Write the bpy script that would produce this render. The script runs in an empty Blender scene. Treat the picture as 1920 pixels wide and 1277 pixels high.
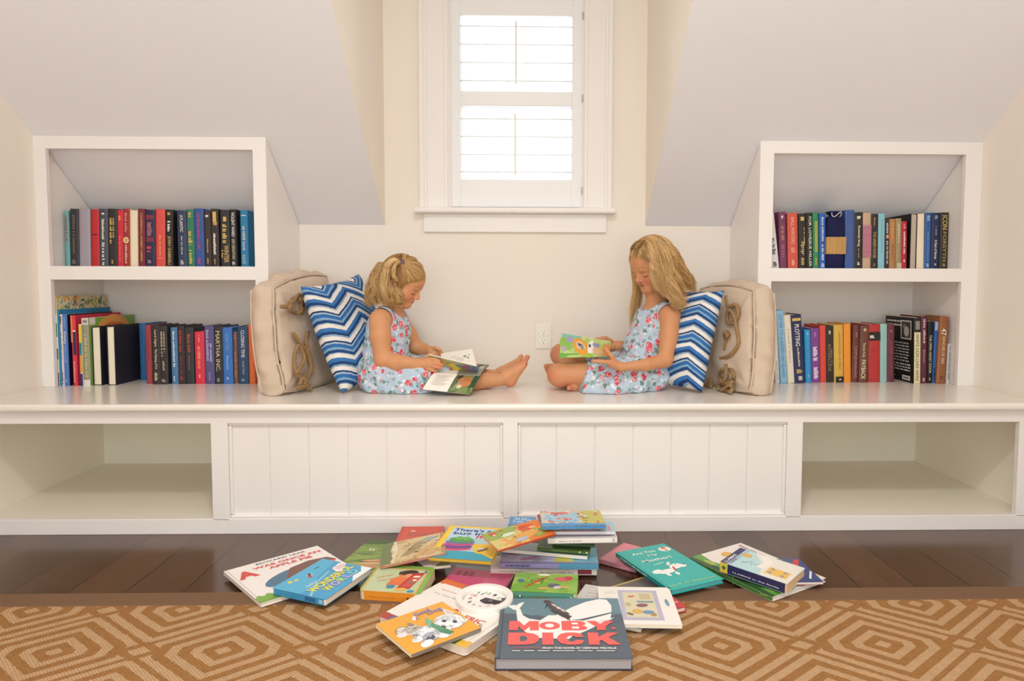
import bpy, bmesh, math, random
import numpy as np
from mathutils import Vector, Matrix

# ------------------------------------------------------------------ camera
FP, PX, PY = 1288.18, 1014.09, 609.83
YAW, PIT, ROL = .0222, -.0608, .0024
CAM = np.array([0, -3.1964, .8931])
FW = np.array([math.sin(YAW)*math.cos(PIT), math.cos(YAW)*math.cos(PIT), math.sin(PIT)])
RT = np.array([math.cos(YAW), -math.sin(YAW), 0.])
UP = np.cross(RT, FW)
RT, UP = RT*math.cos(ROL)+UP*math.sin(ROL), -RT*math.sin(ROL)+UP*math.cos(ROL)


def ray(x, y): return FW+RT*(x-PX)/FP-UP*(y-PY)/FP


def WY(x, y, Y):
    d = ray(x, y); return CAM+d*(Y-CAM[1])/d[1]


def WZ(x, y, Z):
    d = ray(x, y); return CAM+d*(Z-CAM[2])/d[2]


scene = bpy.context.scene
col = scene.collection
random.seed(7)
np.random.seed(7)
cam = bpy.data.objects.new('camera', bpy.data.cameras.new('camera'))
col.objects.link(cam)
cam.data.sensor_width = 36
cam.data.lens = FP/1920*36
cam.data.shift_x = (960-PX)/1920
cam.data.shift_y = (PY-638.5)/1920
cam.matrix_world = Matrix(((RT[0], UP[0], -FW[0], CAM[0]), (RT[1], UP[1], -FW[1], CAM[1]), (RT[2], UP[2], -FW[2], CAM[2]), (0, 0, 0, 1)))
cam.data.clip_start = .02
scene.camera = cam

# ------------------------------------------------------------------ materials


def lin(c):
    if isinstance(c, str):
        c = c.lstrip('#'); c = [int(c[i:i+2], 16)/255 for i in (0, 2, 4)]
    return tuple((x/12.92 if x <= .04045 else ((x+.055)/1.055)**2.4) for x in c[:3])+(1,)


_m = {}


def mat(c, rough=.5, spec=.5, coat=0, metal=0):
    k = (c, rough, spec, coat, metal)
    if k in _m: return _m[k]
    m = bpy.data.materials.new('paint_'+str(c).strip('#')); m.use_nodes = True
    b = m.node_tree.nodes['Principled BSDF']
    b.inputs['Base Color'].default_value = lin(c)
    b.inputs['Roughness'].default_value = rough
    b.inputs['Specular IOR Level'].default_value = spec
    b.inputs['Coat Weight'].default_value = coat
    b.inputs['Metallic'].default_value = metal
    _m[k] = m
    return m


class NT:
    """small node-tree helper"""
    def __init__(s, name):
        s.m = bpy.data.materials.new(name); s.m.use_nodes = True
        s.t = s.m.node_tree; s.b = s.t.nodes['Principled BSDF']

    def n(s, typ, **kw):
        nd = s.t.nodes.new(typ)
        for k, v in kw.items():
            if k.startswith('i_'):
                key = k[2:]
                nd.inputs[int(key) if key.isdigit() else key.replace('_', ' ')].default_value = v
            else: setattr(nd, k, v)
        return nd

    def l(s, a, b): s.t.links.new(a, b)

    def math(s, op, a, b=None, c=None):
        nd = s.t.nodes.new('ShaderNodeMath'); nd.operation = op
        for i, v in enumerate((a, b, c)):
            if v is None: continue
            if hasattr(v, 'is_output'): s.l(v, nd.inputs[i])
            else: nd.inputs[i].default_value = v
        return nd.outputs[0]

    def mix(s, f, a, b):
        nd = s.t.nodes.new('ShaderNodeMix'); nd.data_type = 'RGBA'
        for k, v in (('f', f), ('a', a), ('b', b)):
            i = {'f': nd.inputs[0], 'a': nd.inputs[6], 'b': nd.inputs[7]}[k]
            if hasattr(v, 'is_output'): s.l(v, i)
            else: i.default_value = v if k == 'f' else (lin(v) if isinstance(v, str) else v)
        return nd.outputs[2]

    def bump(s, h, strength=.3, dist=.01):
        nd = s.n('ShaderNodeBump'); nd.inputs['Strength'].default_value = strength
        nd.inputs['Distance'].default_value = dist
        s.l(h, nd.inputs['Height']); s.l(nd.outputs[0], s.b.inputs['Normal'])


def painted(name, c, rough, spec=.5, amt=.04, coat=0.):
    t = NT(name)
    tc = t.n('ShaderNodeTexCoord'); nz = t.n('ShaderNodeTexNoise', i_Scale=2.2, i_Detail=4.)
    t.l(tc.outputs['Object'], nz.inputs['Vector'])
    c0 = lin(c); dk = tuple(x*(1-amt) for x in c0[:3])+(1,)
    t.l(t.mix(nz.outputs[0], dk, c0), t.b.inputs['Base Color'])
    n2 = t.n('ShaderNodeTexNoise', i_Scale=140., i_Detail=2.); t.l(tc.outputs['Object'], n2.inputs['Vector'])
    t.bump(n2.outputs[0], .04, .002)
    t.b.inputs['Roughness'].default_value = rough; t.b.inputs['Specular IOR Level'].default_value = spec
    t.b.inputs['Coat Weight'].default_value = coat
    t.b.inputs['Coat Roughness'].default_value = .12
    return t.m


M_TRIM = painted('white_trim_paint', '#f3eeea', .35)
M_TOP = painted('glossy_white_bench_paint', '#f0e9df', .25, .55, .05, .25)
M_WALL = painted('cream_wall_paint', '#f3ebe0', .8, .25)
M_CEIL = painted('ceiling_paint', '#f0eff4', .85, .2)
M_CUB = painted('cubby_paint', '#f6f0e2', .5)
M_SHUT = painted('white_shutter_paint', '#f1f1f1', .4)


def printed(name, cols, scale, seed=0., stretch=(1, 1, 1), rough=.4):
    """a mottled printed illustration"""
    t = NT(name); tc = t.n('ShaderNodeTexCoord'); mp = t.n('ShaderNodeMapping')
    mp.inputs['Location'].default_value = (seed, seed*.7, seed*.3); mp.inputs['Scale'].default_value = stretch
    t.l(tc.outputs['Object'], mp.inputs[0])
    nz = t.n('ShaderNodeTexNoise', i_Scale=scale, i_Detail=5., i_Roughness=.62, i_Distortion=.6); t.l(mp.outputs[0], nz.inputs[0])
    cr = t.n('ShaderNodeValToRGB'); el = cr.color_ramp.elements; n = len(cols)
    for i, c in enumerate(cols):
        p = .3+.42*i/(n-1)
        e = el[i] if i < 2 else el.new(p)
        e.position = p; e.color = lin(c)
    t.l(nz.outputs[0], cr.inputs[0]); t.l(cr.outputs[0], t.b.inputs['Base Color']); t.b.inputs['Roughness'].default_value = rough
    return t.m


def wood_floor():
    t = NT('dark_walnut_floor')
    tc = t.n('ShaderNodeTexCoord'); sp = t.n('ShaderNodeSeparateXYZ'); t.l(tc.outputs['Object'], sp.inputs[0])
    x = t.math('DIVIDE', sp.outputs[0], .165)
    pl = t.math('FLOOR', x); fr = t.math('FRACT', x)
    wn = t.n('ShaderNodeTexWhiteNoise', noise_dimensions='1D'); t.l(pl, wn.inputs['W'])
    y = t.math('ADD', sp.outputs[1], t.math('MULTIPLY', wn.outputs[0], 3.7))
    cb = t.n('ShaderNodeCombineXYZ'); t.l(t.math('MULTIPLY', sp.outputs[0], 9.), cb.inputs[0]); t.l(t.math('MULTIPLY', y, 1.3), cb.inputs[1]); t.l(pl, cb.inputs[2])
    nz = t.n('ShaderNodeTexNoise', i_Scale=2.5, i_Detail=6., i_Distortion=1.2); t.l(cb.outputs[0], nz.inputs['Vector'])
    cb2 = t.n('ShaderNodeCombineXYZ'); t.l(t.math('MULTIPLY', sp.outputs[0], 90.), cb2.inputs[0]); t.l(t.math('MULTIPLY', y, 4.), cb2.inputs[1])
    n2 = t.n('ShaderNodeTexNoise', i_Scale=2., i_Detail=3.); t.l(cb2.outputs[0], n2.inputs['Vector'])
    base = t.mix(wn.outputs[0], '#3f281d', '#6a4632')
    c = t.mix(t.math('MULTIPLY', nz.outputs[0], .7), base, '#2c1a13')
    c = t.mix(t.math('MULTIPLY', n2.outputs[0], .35), c, '#6b4936')
    seam = t.math('LESS_THAN', t.math('MINIMUM', fr, t.math('SUBTRACT', 1., fr)), 0.013)
    c = t.mix(seam, c, '#26170f')
    t.l(c, t.b.inputs['Base Color'])
    t.b.inputs['Roughness'].default_value = .2
    t.b.inputs['Specular IOR Level'].default_value = .55
    t.bump(t.math('ADD', t.math('MULTIPLY', seam, -1.), t.math('MULTIPLY', n2.outputs[0], .12)), .25, .003)
    return t.m


def rug_mat():
    t = NT('woven_jute_rug')
    tc = t.n('ShaderNodeTexCoord'); sp = t.n('ShaderNodeSeparateXYZ'); t.l(tc.outputs['Object'], sp.inputs[0])
    wob = t.n('ShaderNodeTexNoise', i_Scale=95., i_Detail=2.); t.l(tc.outputs['Object'], wob.inputs['Vector'])
    wv = t.math('MULTIPLY', t.math('SUBTRACT', wob.outputs[0], .5), .006)
    X = t.math('ADD', sp.outputs[0], wv); Y = t.math('ADD', sp.outputs[1], wv)
    A, R = .402, .211
    w0, h0, k = A/2, .180, .78

    def cell(ox, oy, px=A, py=2*R):
        cx = t.math('SUBTRACT', t.math('MULTIPLY', t.math('FRACT', t.math('ADD', t.math('DIVIDE', t.math('SUBTRACT', X, ox), px), .5)), px), px/2)
        cy = t.math('SUBTRACT', t.math('MULTIPLY', t.math('FRACT', t.math('ADD', t.math('DIVIDE', t.math('SUBTRACT', Y, oy), py), .5)), py), py/2)
        return t.math('ABSOLUTE', cx), t.math('ABSOLUTE', cy)

    def hexd(ox, oy):
        ax, ay = cell(ox, oy)
        return t.math('MAXIMUM', t.math('DIVIDE', ax, w0*.95), t.math('DIVIDE', t.math('ADD', ay, t.math('MULTIPLY', ax, k)), h0))

    def dia(ox, oy):
        ax, ay = cell(ox, oy)
        return t.math('ADD', t.math('DIVIDE', ax, .030), t.math('DIVIDE', ay, .021))
    ox, oy = RUG0
    d = t.math('MINIMUM', hexd(ox, oy), hexd(ox+A/2, oy+R))
    ring = t.math('LESS_THAN', t.math('FRACT', t.math('ADD', t.math('DIVIDE', d, .292), .14)), .48)
    dd = t.math('MINIMUM', dia(ox+A/2, oy), dia(ox, oy+R))
    lite = t.math('MAXIMUM', t.math('MULTIPLY', ring, t.math('GREATER_THAN', dd, 2.1)), t.math('LESS_THAN', dd, 1.))
    wx = t.n('ShaderNodeTexWave', wave_type='BANDS', bands_direction='DIAGONAL', i_Scale=70., i_Distortion=2.5, i_Detail=2.)
    wx.inputs['Detail Scale'].default_value = 3.
    t.l(tc.outputs['Object'], wx.inputs['Vector'])
    nz = t.n('ShaderNodeTexNoise', i_Scale=210., i_Detail=2.); t.l(tc.outputs['Object'], nz.inputs['Vector'])
    n3 = t.n('ShaderNodeTexNoise', i_Scale=35., i_Detail=4.); t.l(tc.outputs['Object'], n3.inputs['Vector'])
    mpz = t.n('ShaderNodeMapping'); mpz.inputs['Scale'].default_value = (90, 420, 60); t.l(tc.outputs['Object'], mpz.inputs[0])
    n4 = t.n('ShaderNodeTexNoise', i_Scale=1., i_Detail=2.); t.l(mpz.outputs[0], n4.inputs['Vector'])
    dark = t.mix(n4.outputs[0], '#8a5f36', '#bb8a56')
    light = t.mix(t.math('MULTIPLY', t.math('ADD', wx.outputs[1], nz.outputs[0]), .5), '#b08a66', '#dcb88e')
    c = t.mix(lite, dark, light)
    c = t.mix(t.math('MULTIPLY', n3.outputs[0], .25), c, '#6a4628')
    t.l(c, t.b.inputs['Base Color']); t.b.inputs['Roughness'].default_value = .95
    t.b.inputs['Specular IOR Level'].default_value = .1
    t.bump(t.math('ADD', t.math('MULTIPLY', lite, .7), t.math('ADD', t.math('MULTIPLY', n4.outputs[0], .8), t.math('MULTIPLY', wx.outputs[1], .5))), .7, .004)
    return t.m


RUG0 = (-.928, -1.365)
M_FLOOR = wood_floor()
M_RUG = rug_mat()
M_BAND = painted('brown_rug_binding', '#7d5f48', .8, .2, .15)

# ------------------------------------------------------------------ mesh builder
_tx = {}
_tmp = bpy.data.scenes.new('lettering_bench')


def text_geo(s, bold=0., shear=0.):
    k = (s, bold, shear)
    if k in _tx: return _tx[k]
    cu = bpy.data.curves.new('t', 'FONT'); cu.body = s; cu.offset = bold; cu.shear = shear; cu.resolution_u = 3
    cu.align_x = 'LEFT'
    o = bpy.data.objects.new('t', cu); _tmp.collection.objects.link(o)
    vl = _tmp.view_layers[0]; vl.update()
    me = bpy.data.meshes.new_from_object(o.evaluated_get(vl.depsgraph))
    v = np.array([tuple(p.co) for p in me.vertices]).reshape(-1, 3)[:, :2]
    f = [tuple(p.vertices) for p in me.polygons]
    bpy.data.objects.remove(o); bpy.data.curves.remove(cu); bpy.data.meshes.remove(me)
    if len(v): v = v-v.min(0)
    _tx[k] = (v, f, (v.max(0) if len(v) else np.zeros(2)))
    return _tx[k]


class MB:
    def __init__(s): s.v = []; s.f = []; s.mi = []; s.mats = []

    def m(s, mt):
        if mt not in s.mats: s.mats.append(mt)
        return s.mats.index(mt)

    def add(s, vs, fs, mt):
        o = len(s.v); s.v.extend(tuple(map(float, p)) for p in vs); i = s.m(mt)
        for f in fs: s.f.append(tuple(o+k for k in f)); s.mi.append(i)

    def box(s, x0, x1, y0, y1, z0, z1, mt):
        vs = [(x, y, z) for z in (z0, z1) for y in (y0, y1) for x in (x0, x1)]
        s.add(vs, [(0, 2, 3, 1), (4, 5, 7, 6), (0, 1, 5, 4), (2, 6, 7, 3), (0, 4, 6, 2), (1, 3, 7, 5)], mt)

    def prism(s, pts, off, mt):
        """polygon pts (3D, ccw seen against off) extruded by vector off"""
        n = len(pts); off = np.array(off, float)
        vs = [np.array(p, float) for p in pts]+[np.array(p, float)+off for p in pts]
        fs = [tuple(range(n))[::-1], tuple(range(n, 2*n))]+[(i, (i+1) % n, n+(i+1) % n, n+i) for i in range(n)]
        s.add(vs, fs, mt)

    def tube(s, pts, rad, mt, n=8, cap=True, flat=1.):
        pts = [np.array(p, float) for p in pts]; N = len(pts)
        if np.isscalar(rad): rad = [rad]*N
        tv = [pts[min(i+1, N-1)]-pts[max(i-1, 0)] for i in range(N)]
        t0 = tv[0]/(np.linalg.norm(tv[0])+1e-9)
        a = np.cross(t0, (0, 0, 1.) if abs(t0[2]) < .9 else (1., 0, 0)); a /= np.linalg.norm(a)
        vs = []; fs = []
        for i in range(N):
            t = tv[i]/(np.linalg.norm(tv[i])+1e-9)
            a = a-t*(a@t); a /= (np.linalg.norm(a)+1e-9); b = np.cross(t, a)
            for j in range(n):
                w = 2*math.pi*j/n
                vs.append(pts[i]+rad[i]*(a*math.cos(w)+b*math.sin(w)*flat))
        for i in range(N-1):
            for j in range(n):
                fs.append((i*n+j, i*n+(j+1) % n, (i+1)*n+(j+1) % n, (i+1)*n+j))
        if cap: fs += [tuple(range(n))[::-1], tuple(range((N-1)*n, N*n))]
        s.add(vs, fs, mt)

    def lathe(s, prof, c, ax, mt, n=24):
        """profile [(r,h)] about axis ax (unit) at c"""
        ax = np.array(ax, float); a = np.cross(ax, (0, 0, 1.) if abs(ax[2]) < .9 else (1., 0, 0)); a /= np.linalg.norm(a); b = np.cross(ax, a)
        c = np.array(c, float); vs = []; fs = []
        for r, h in prof:
            for j in range(n):
                w = 2*math.pi*j/n; vs.append(c+ax*h+r*(a*math.cos(w)+b*math.sin(w)))
        for i in range(len(prof)-1):
            for j in range(n): fs.append((i*n+j, i*n+(j+1) % n, (i+1)*n+(j+1) % n, (i+1)*n+j))
        fs += [tuple(range(n))[::-1], tuple(range((len(prof)-1)*n, len(prof)*n))]
        s.add(vs, fs, mt)

    def build(s, name, parent=None, smooth=False, bevel=0, seg=2):
        me = bpy.data.meshes.new(name)
        me.from_pydata(s.v, [], s.f)
        for m_ in s.mats: me.materials.append(m_)
        me.polygons.foreach_set('material_index', s.mi)
        if smooth: me.polygons.foreach_set('use_smooth', [True]*len(s.f))
        me.update()
        o = bpy.data.objects.new(name, me); col.objects.link(o)
        if parent: o.parent = parent
        if bevel:
            b = o.modifiers.new('bevel', 'BEVEL'); b.width = bevel; b.segments = seg; b.limit_method = 'ANGLE'; b.angle_limit = .7
        return o


def art(mb, O, U, V, N, items, lift=.00025):
    """printed artwork: shapes in (u,v) 0..1 on the rectangle O + u U + v V, layered along N"""
    O, U, V, N = [np.array(q, float) for q in (O, U, V, N)]
    W, H = np.linalg.norm(U), np.linalg.norm(V); eu, ev = U/W, V/H
    for i, it in enumerate(items):
        L = lift*(1+.35*min(i, 8)+.08*max(0, i-8)); k = it[0]; mt = mat(it[-1], .42) if isinstance(it[-1], str) else it[-1]
        P = lambda u, v: O+U*u+V*v+N*L
        if k == 'rect':
            _, u0, v0, u1, v1, _c = it
            mb.add([P(u0, v0), P(u1, v0), P(u1, v1), P(u0, v1)], [(0, 1, 2, 3)], mt)
        elif k == 'poly':
            pts = it[1]; a = sum(pts[j-1][0]*pts[j][1]-pts[j][0]*pts[j-1][1] for j in range(len(pts)))
            if a < 0: pts = pts[::-1]
            mb.add([P(u, v) for u, v in pts], [tuple(range(len(pts)))], mt)
        elif k == 'ell':      # u,v,ru,rv,(rot) radii in fractions of width
            _, u, v, ru, rv, rot, _c = it
            pts = []
            for j in range(22):
                w = 2*math.pi*j/22; a, b = ru*W*math.cos(w), rv*W*math.sin(w)
                pts.append(P(u, v)+eu*(a*math.cos(rot)-b*math.sin(rot))+ev*(a*math.sin(rot)+b*math.cos(rot)))
            mb.add(pts, [tuple(range(22))], mt)
        elif k == 'ring':
            _, u, v, ro, ri, _c = it
            vs = []
            for r_ in (ro, ri):
                for j in range(28):
                    w = 2*math.pi*j/28; vs.append(P(u, v)+(eu*math.cos(w)+ev*math.sin(w))*r_*W)
            mb.add(vs, [(j, (j+1) % 28, 28+(j+1) % 28, 28+j) for j in range(28)], mt)
        elif k == 'text':     # string,u,v (left/baseline),height,width(both fraction of W; 0=natural),rot,bold
            _, st, u, v, h, w, rot, bold, _c = it
            vv, ff, mx = text_geo(st, bold)
            if not len(ff): continue
            sy = h*W/max(mx[1], .01); sx = w*W/max(mx[0], .01) if w else sy
            c, s_ = math.cos(rot), math.sin(rot)
            q = [P(u, v)+eu*(x*sx*c-y*sy*s_)+ev*(x*sx*s_+y*sy*c) for x, y in vv]
            mb.add(q, ff, mt)
        elif k == 'lines':    # illegible small print: u0,v0,u1,v1,n rows (bars broken into word lengths)
            _, u0, v0, u1, v1, n, _c = it
            rr = random.Random(n*17+int(u0*91)+int(v0*57))
            dv = (v1-v0)/n
            for j in range(n):
                x = u0
                while x < u1-.01:
                    ln = min(rr.uniform(.04, .13)*(u1-u0)/.6, u1-x)
                    mb.add([P(x, v0+dv*(j+.25)), P(x+ln, v0+dv*(j+.25)), P(x+ln, v0+dv*(j+.7)), P(x, v0+dv*(j+.7))], [(0, 1, 2, 3)], mt)
                    x += ln+.02*(u1-u0)/.6


def tag(o, label=None, cat=None, group=None, kind=None):
    if label: o['label'] = label
    if cat: o['category'] = cat
    if group: o['group'] = group
    if kind: o['kind'] = kind
    return o


def empty(name, label, cat, mtx=None, group=None):
    o = bpy.data.objects.new(name, None); col.objects.link(o); o.empty_display_size = .02
    if mtx is not None: o.matrix_world = mtx
    return tag(o, label, cat, group)


def frame(O, X, Y, Z):
    return Matrix(((X[0], Y[0], Z[0], O[0]), (X[1], Y[1], Z[1], O[1]), (X[2], Y[2], Z[2], O[2]), (0, 0, 0, 1)))


def unit(v): v = np.array(v, float); return v/(np.linalg.norm(v)+1e-12)
# ------------------------------------------------------------------ the room
WL, WR, YB = -1.953, 1.866, -4.8          # side walls, open end of the room behind the photographer
U_, B_ = -.394, -.778                      # fronts of bookcases and bench
ZK, SL = 1.1595, .7946                     # knee wall height and roof slope
D1, D2, ZD, ZC = -.649, .557, 2.42, 2.56
ZB = .47


def zc(Y): return ZK-SL*Y


YD, YC = (ZK-ZD)/SL, (ZK-ZC)/SL


def struct(mb, name, **k):
    o = mb.build(name, **k); o['kind'] = 'structure'; return o


m = MB(); m.box(-3, 3, YB, .3, -.06, 0, M_FLOOR); struct(m, 'floor')
OX0, OX1, OZ0, OZ1 = -.349, .263, 1.237, 2.27      # window opening
m = MB()
m.box(WL-.1, WR+.1, 0, .12, .0, OZ0, M_WALL)
m.v = []; m.f = []; m.mi = []
for (a, b, c, d) in ((WL-.1, WR+.1, 0, ZK), (D1-.05, OX0, ZK, ZD+.05), (OX1, D2+.05, ZK, ZD+.05), (OX0, OX1, ZK, OZ0), (OX0, OX1, OZ1, ZD+.05)):
    m.box(a, b, 0, .12, c, d, M_WALL)
struct(m, 'wall_back')
for nm, X, th in (('wall_left', WL, -.1), ('wall_right', WR, .1)):
    m = MB()
    pr = [(X, .0, ZB-.03), (X, 0, ZK), (X, YC, ZC), (X, YB, ZC), (X, YB, 0), (X, B_-.0, 0), (X, B_, ZB-.03)]
    if th > 0: pr = pr[::-1]
    m.prism(pr, (th, 0, 0), M_WALL)
    struct(m, nm)
for nm, X, th in (('wall_dormer_left', D1+.003, -.03), ('wall_dormer_right', D2-.003, .03)):
    m = MB()
    pr = [(X, 0, ZK), (X, 0, ZD+.02), (X, YD-.02, ZD+.02)]
    if th > 0: pr = pr[::-1]
    m.prism(pr, (th, 0, 0), M_WALL)
    # the lining must stay behind the slope: shift the thickness above it
    o = struct(m, nm)
m = MB()
T = .05


def slope(x0, x1, y0, y1):
    m.prism([(x0, y0, zc(y0)), (x1, y0, zc(y0)), (x1, y1, zc(y1)), (x0, y1, zc(y1))][::-1], (0, T*.6, T), M_CEIL)


slope(WL, D1, 0, YC); slope(D2, WR, 0, YC); slope(D1, D2, YD, YC)
m.box(D1-.06, D2+.06, YD, .12, ZD, ZD+.05, M_CEIL)
m.box(WL-.1, WR+.1, YB, YC+.02, ZC, ZC+.05, M_CEIL)
struct(m, 'ceiling')

# window: casing, stool, apron, jambs, sash and pane
CX0, CX1, CZ1 = -.483, .394, 2.40
m = MB()
for s, xo, xi in ((1, CX0, OX0), (-1, CX1, OX1)):
    for a, b, th in ((0, .022, .034), (.018, .034, .026), (.03, .118, .018), (.112, .128, .025), (.126, abs(xi-xo), .014)):
        x0, x1 = sorted((xo+s*a, xo+s*b))
        m.box(x0, x1, -th, .0, OZ0, CZ1, M_TRIM)
m.box(CX0, CX1, -.026, 0, OZ1, CZ1, M_TRIM)
root = m.build('window_1', bevel=.003); root['kind'] = 'structure'
m = MB(); m.box(-.507, .412, -.062, .1, 1.211, 1.237, M_TRIM); m.build('window_stool', root, bevel=.009, seg=3)
m = MB(); m.box(-.468, .372, -.018, 0, 1.127, 1.211, M_TRIM); m.build('window_apron', root, bevel=.003)
m = MB()
m.box(OX0, OX0+.008, .0, .12, OZ0, OZ1, M_TRIM); m.box(OX1-.008, OX1, .0, .12, OZ0, OZ1, M_TRIM)
m.build('window_jamb', root)
m = MB()
for b in ((OX0+.008, OX0+.05, OZ0, OZ1), (OX1-.05, OX1-.008, OZ0, OZ1), (OX0, OX1, OZ0, OZ0+.055), (OX0, OX1, OZ1-.05, OZ1), (OX0, OX1, 1.715, 1.755)):
    m.box(b[0], b[1], .082, .115, b[2], b[3], M_SHUT)
sash = m.build('window_sash', root, bevel=.003)
t = NT('window_glass'); t.t.nodes.remove(t.b)
mx = t.n('ShaderNodeMixShader'); tr = t.n('ShaderNodeBsdfTransparent'); gl = t.n('ShaderNodeBsdfGlossy', i_Roughness=.02); fr = t.n('ShaderNodeFresnel', i_IOR=1.45)
t.l(fr.outputs[0], mx.inputs[0]); t.l(tr.outputs[0], mx.inputs[1]); t.l(gl.outputs[0], mx.inputs[2]); t.l(mx.outputs[0], t.t.nodes['Material Output'].inputs[0])
for z0, z1 in ((OZ0+.055, 1.715), (1.755, OZ1-.05)):
    m = MB(); m.box(OX0+.05, OX1-.05, .098, .102, z0, z1, t.m); m.build('window_pane', sash)

# plantation shutter
sh = empty('window_shutter', 'white plantation shutter with open louvers filling the dormer window', 'shutter', Matrix.Translation((-.04, .012, 1.262)))


def part(mb, name, parent, **k):
    o = mb.build(name, parent, **k); o.matrix_parent_inverse = parent.matrix_world.inverted(); return o


m = MB()
SX0, SX1 = -.341, .257
for b in ((SX0, -.298, 1.243, 2.25), (.211, SX1, 1.243, 2.25), (-.30, .213, 1.243, 1.37), (-.30, .213, 1.702, 1.768), (-.30, .213, 2.105, 2.25)):
    m.box(b[0], b[1], -.002, .026, b[2], b[3], M_SHUT)
part(m, 'shutter_frame', sh, bevel=.004)
lz = [WY(966, y, .012)[2] for y in (50, 84, 118, 152, 223.5, 256.6, 290, 322.5)]
for z in lz:
    m = MB(); pr = []
    an = math.atan2(z-CAM[2], 3.2)
    for j in range(14):
        w = 2*math.pi*j/14; a, b = .031*math.cos(w), .0043*math.sin(w)
        pr.append((-.298, .012+a*math.cos(an)-b*math.sin(an), z+a*math.sin(an)+b*math.cos(an)))
    m.prism(pr, (.509, 0, 0), M_SHUT); part(m, 'louver', sh, smooth=False)
for y0, y1, x in ((40, 157, 967.5), (213, 329, 966)):
    X = WY(x, y0, -.03)[0]
    m = MB(); m.tube([(X, -.032, WY(x, y1, -.03)[2]), (X, -.032, WY(x, y0, -.03)[2])], .0052, mat('#f2f2f0', .5), 8); part(m, 'tilt_rod', sh)
for y in (30, 185, 358):
    m = MB(); z = WY(1092, y, 0)[2]; m.tube([(.259, -.006, z-.016), (.259, -.006, z+.016)], .004, mat('#c9c6c0', .4), 8); part(m, 'hinge', sh)

# bench: cabinet with open cubbies and boarded panels, and the top
bench = empty('bench_cabinet', 'long white built-in cabinet below the reading bench, boarded panels between open cubbies', 'cabinet', Matrix.Translation((0, B_, 0)))
m = MB()
F0 = B_+.022
for x0, x1 in ((-1.1096, -1.0503), (-.0803, -.0272), (.9404, .9968), (1.786, WR), (WL, -1.935)):
    m.box(x0, x1, B_, F0, .05, .40, M_TRIM)
m.box(WL, WR, B_, F0, .397, .443, M_TRIM); m.box(WL, WR, B_, F0, 0, .0553, M_TRIM)
part(m, 'face_frame', bench, bevel=.002)
for x0, x1 in ((-1.0503, -.0803), (-.0272, .9404)):
    m = MB(); w = (x1-x0)/7
    for i in range(7): m.box(x0+w*i+.001, x0+w*(i+1)-.001, F0-.004, F0+.012, .05, .40, M_TRIM)
    m.box(x0, x1, F0+.0005, F0+.014, .05, .40, M_TRIM)
    p = part(m, 'boarded_panel', bench, bevel=.003)
    m = MB()
    for b in ((x0, x1, .0553, .066), (x0, x1, .388, .397)): m.box(b[0], b[1], F0-.016, F0-.003, b[2], b[3], M_TRIM)
    for b in (x0, x1-.011): m.box(b, b+.011, F0-.016, F0-.003, .066, .388, M_TRIM)
    q = part(m, 'panel_molding', bench, bevel=.005)
for x0, x1, e in ((-1.951, -1.09, 0), (.977, 1.852, 1)):
    m = MB()
    m.box(x0, x1, F0, -.004, .03, .0545, M_CUB)
    m.box(x0, x1, -.012, -.002, .05, .443, M_CUB)
    m.box(x0-.012 if not e else x0-.02, x0, F0, -.002, .03, .443, M_CUB); m.box(x1, x1+.012, F0, -.002, .03, .443, M_CUB)
    part(m, 'open_cubby', bench)
m = MB(); m.box(WL, WR, B_-.03, -.001, ZB-.027, ZB, M_TOP)
tag(m.build('reading_bench', bevel=.011, seg=4), 'long glossy white bench surface both girls sit on', 'bench')

# bookcases


def bookcase(x0, x1, i0, i1, label, inner):
    r = empty('bookcase', label, 'bookcase', Matrix.Translation(((x0+x1)/2, U_, ZB)))
    m = MB(); f1 = U_+.022
    zt = zc(U_)
    for a, b in ((x0, i0), (i1, x1)): m.box(a, b, U_, f1, ZB, zt-.001, M_TRIM)
    m.box(i0-.001, i1+.001, U_, f1, 1.4221, zt-.001, M_TRIM); m.box(i0-.001, i1+.001, U_, f1, .9036, .9579, M_TRIM)
    part(m, 'face_frame', r, bevel=.0015)
    m = MB(); m.box(i0-.02, i1+.02, f1, -.008, .933, .9575, M_TRIM); part(m, 'shelf', r)
    for a, b in ((x0, i0-(.03 if x0 < 0 else .018)), (i1+.018, x1)):
        m = MB()
        m.prism([(a, f1, ZB), (a, -.001, ZB), (a, -.001, ZK-.004), (a, f1, zc(f1)-.004)][::-1], (b-a, 0, 0), M_TRIM); part(m, 'side_panel', r)
    m = MB(); m.box(i0-.018, i1+.018, -.008, -.001, ZB, ZK-.01, M_TRIM); part(m, 'back_panel', r)
    return r


bookcase(-1.953, -1.0377, -1.9043, -1.0908, 'white built-in bookcase left of the window, under the sloped ceiling', 1)
bookcase(.9515, 1.866, 1.0081, 1.7978, 'white built-in bookcase right of the window, under the sloped ceiling', -1)

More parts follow.
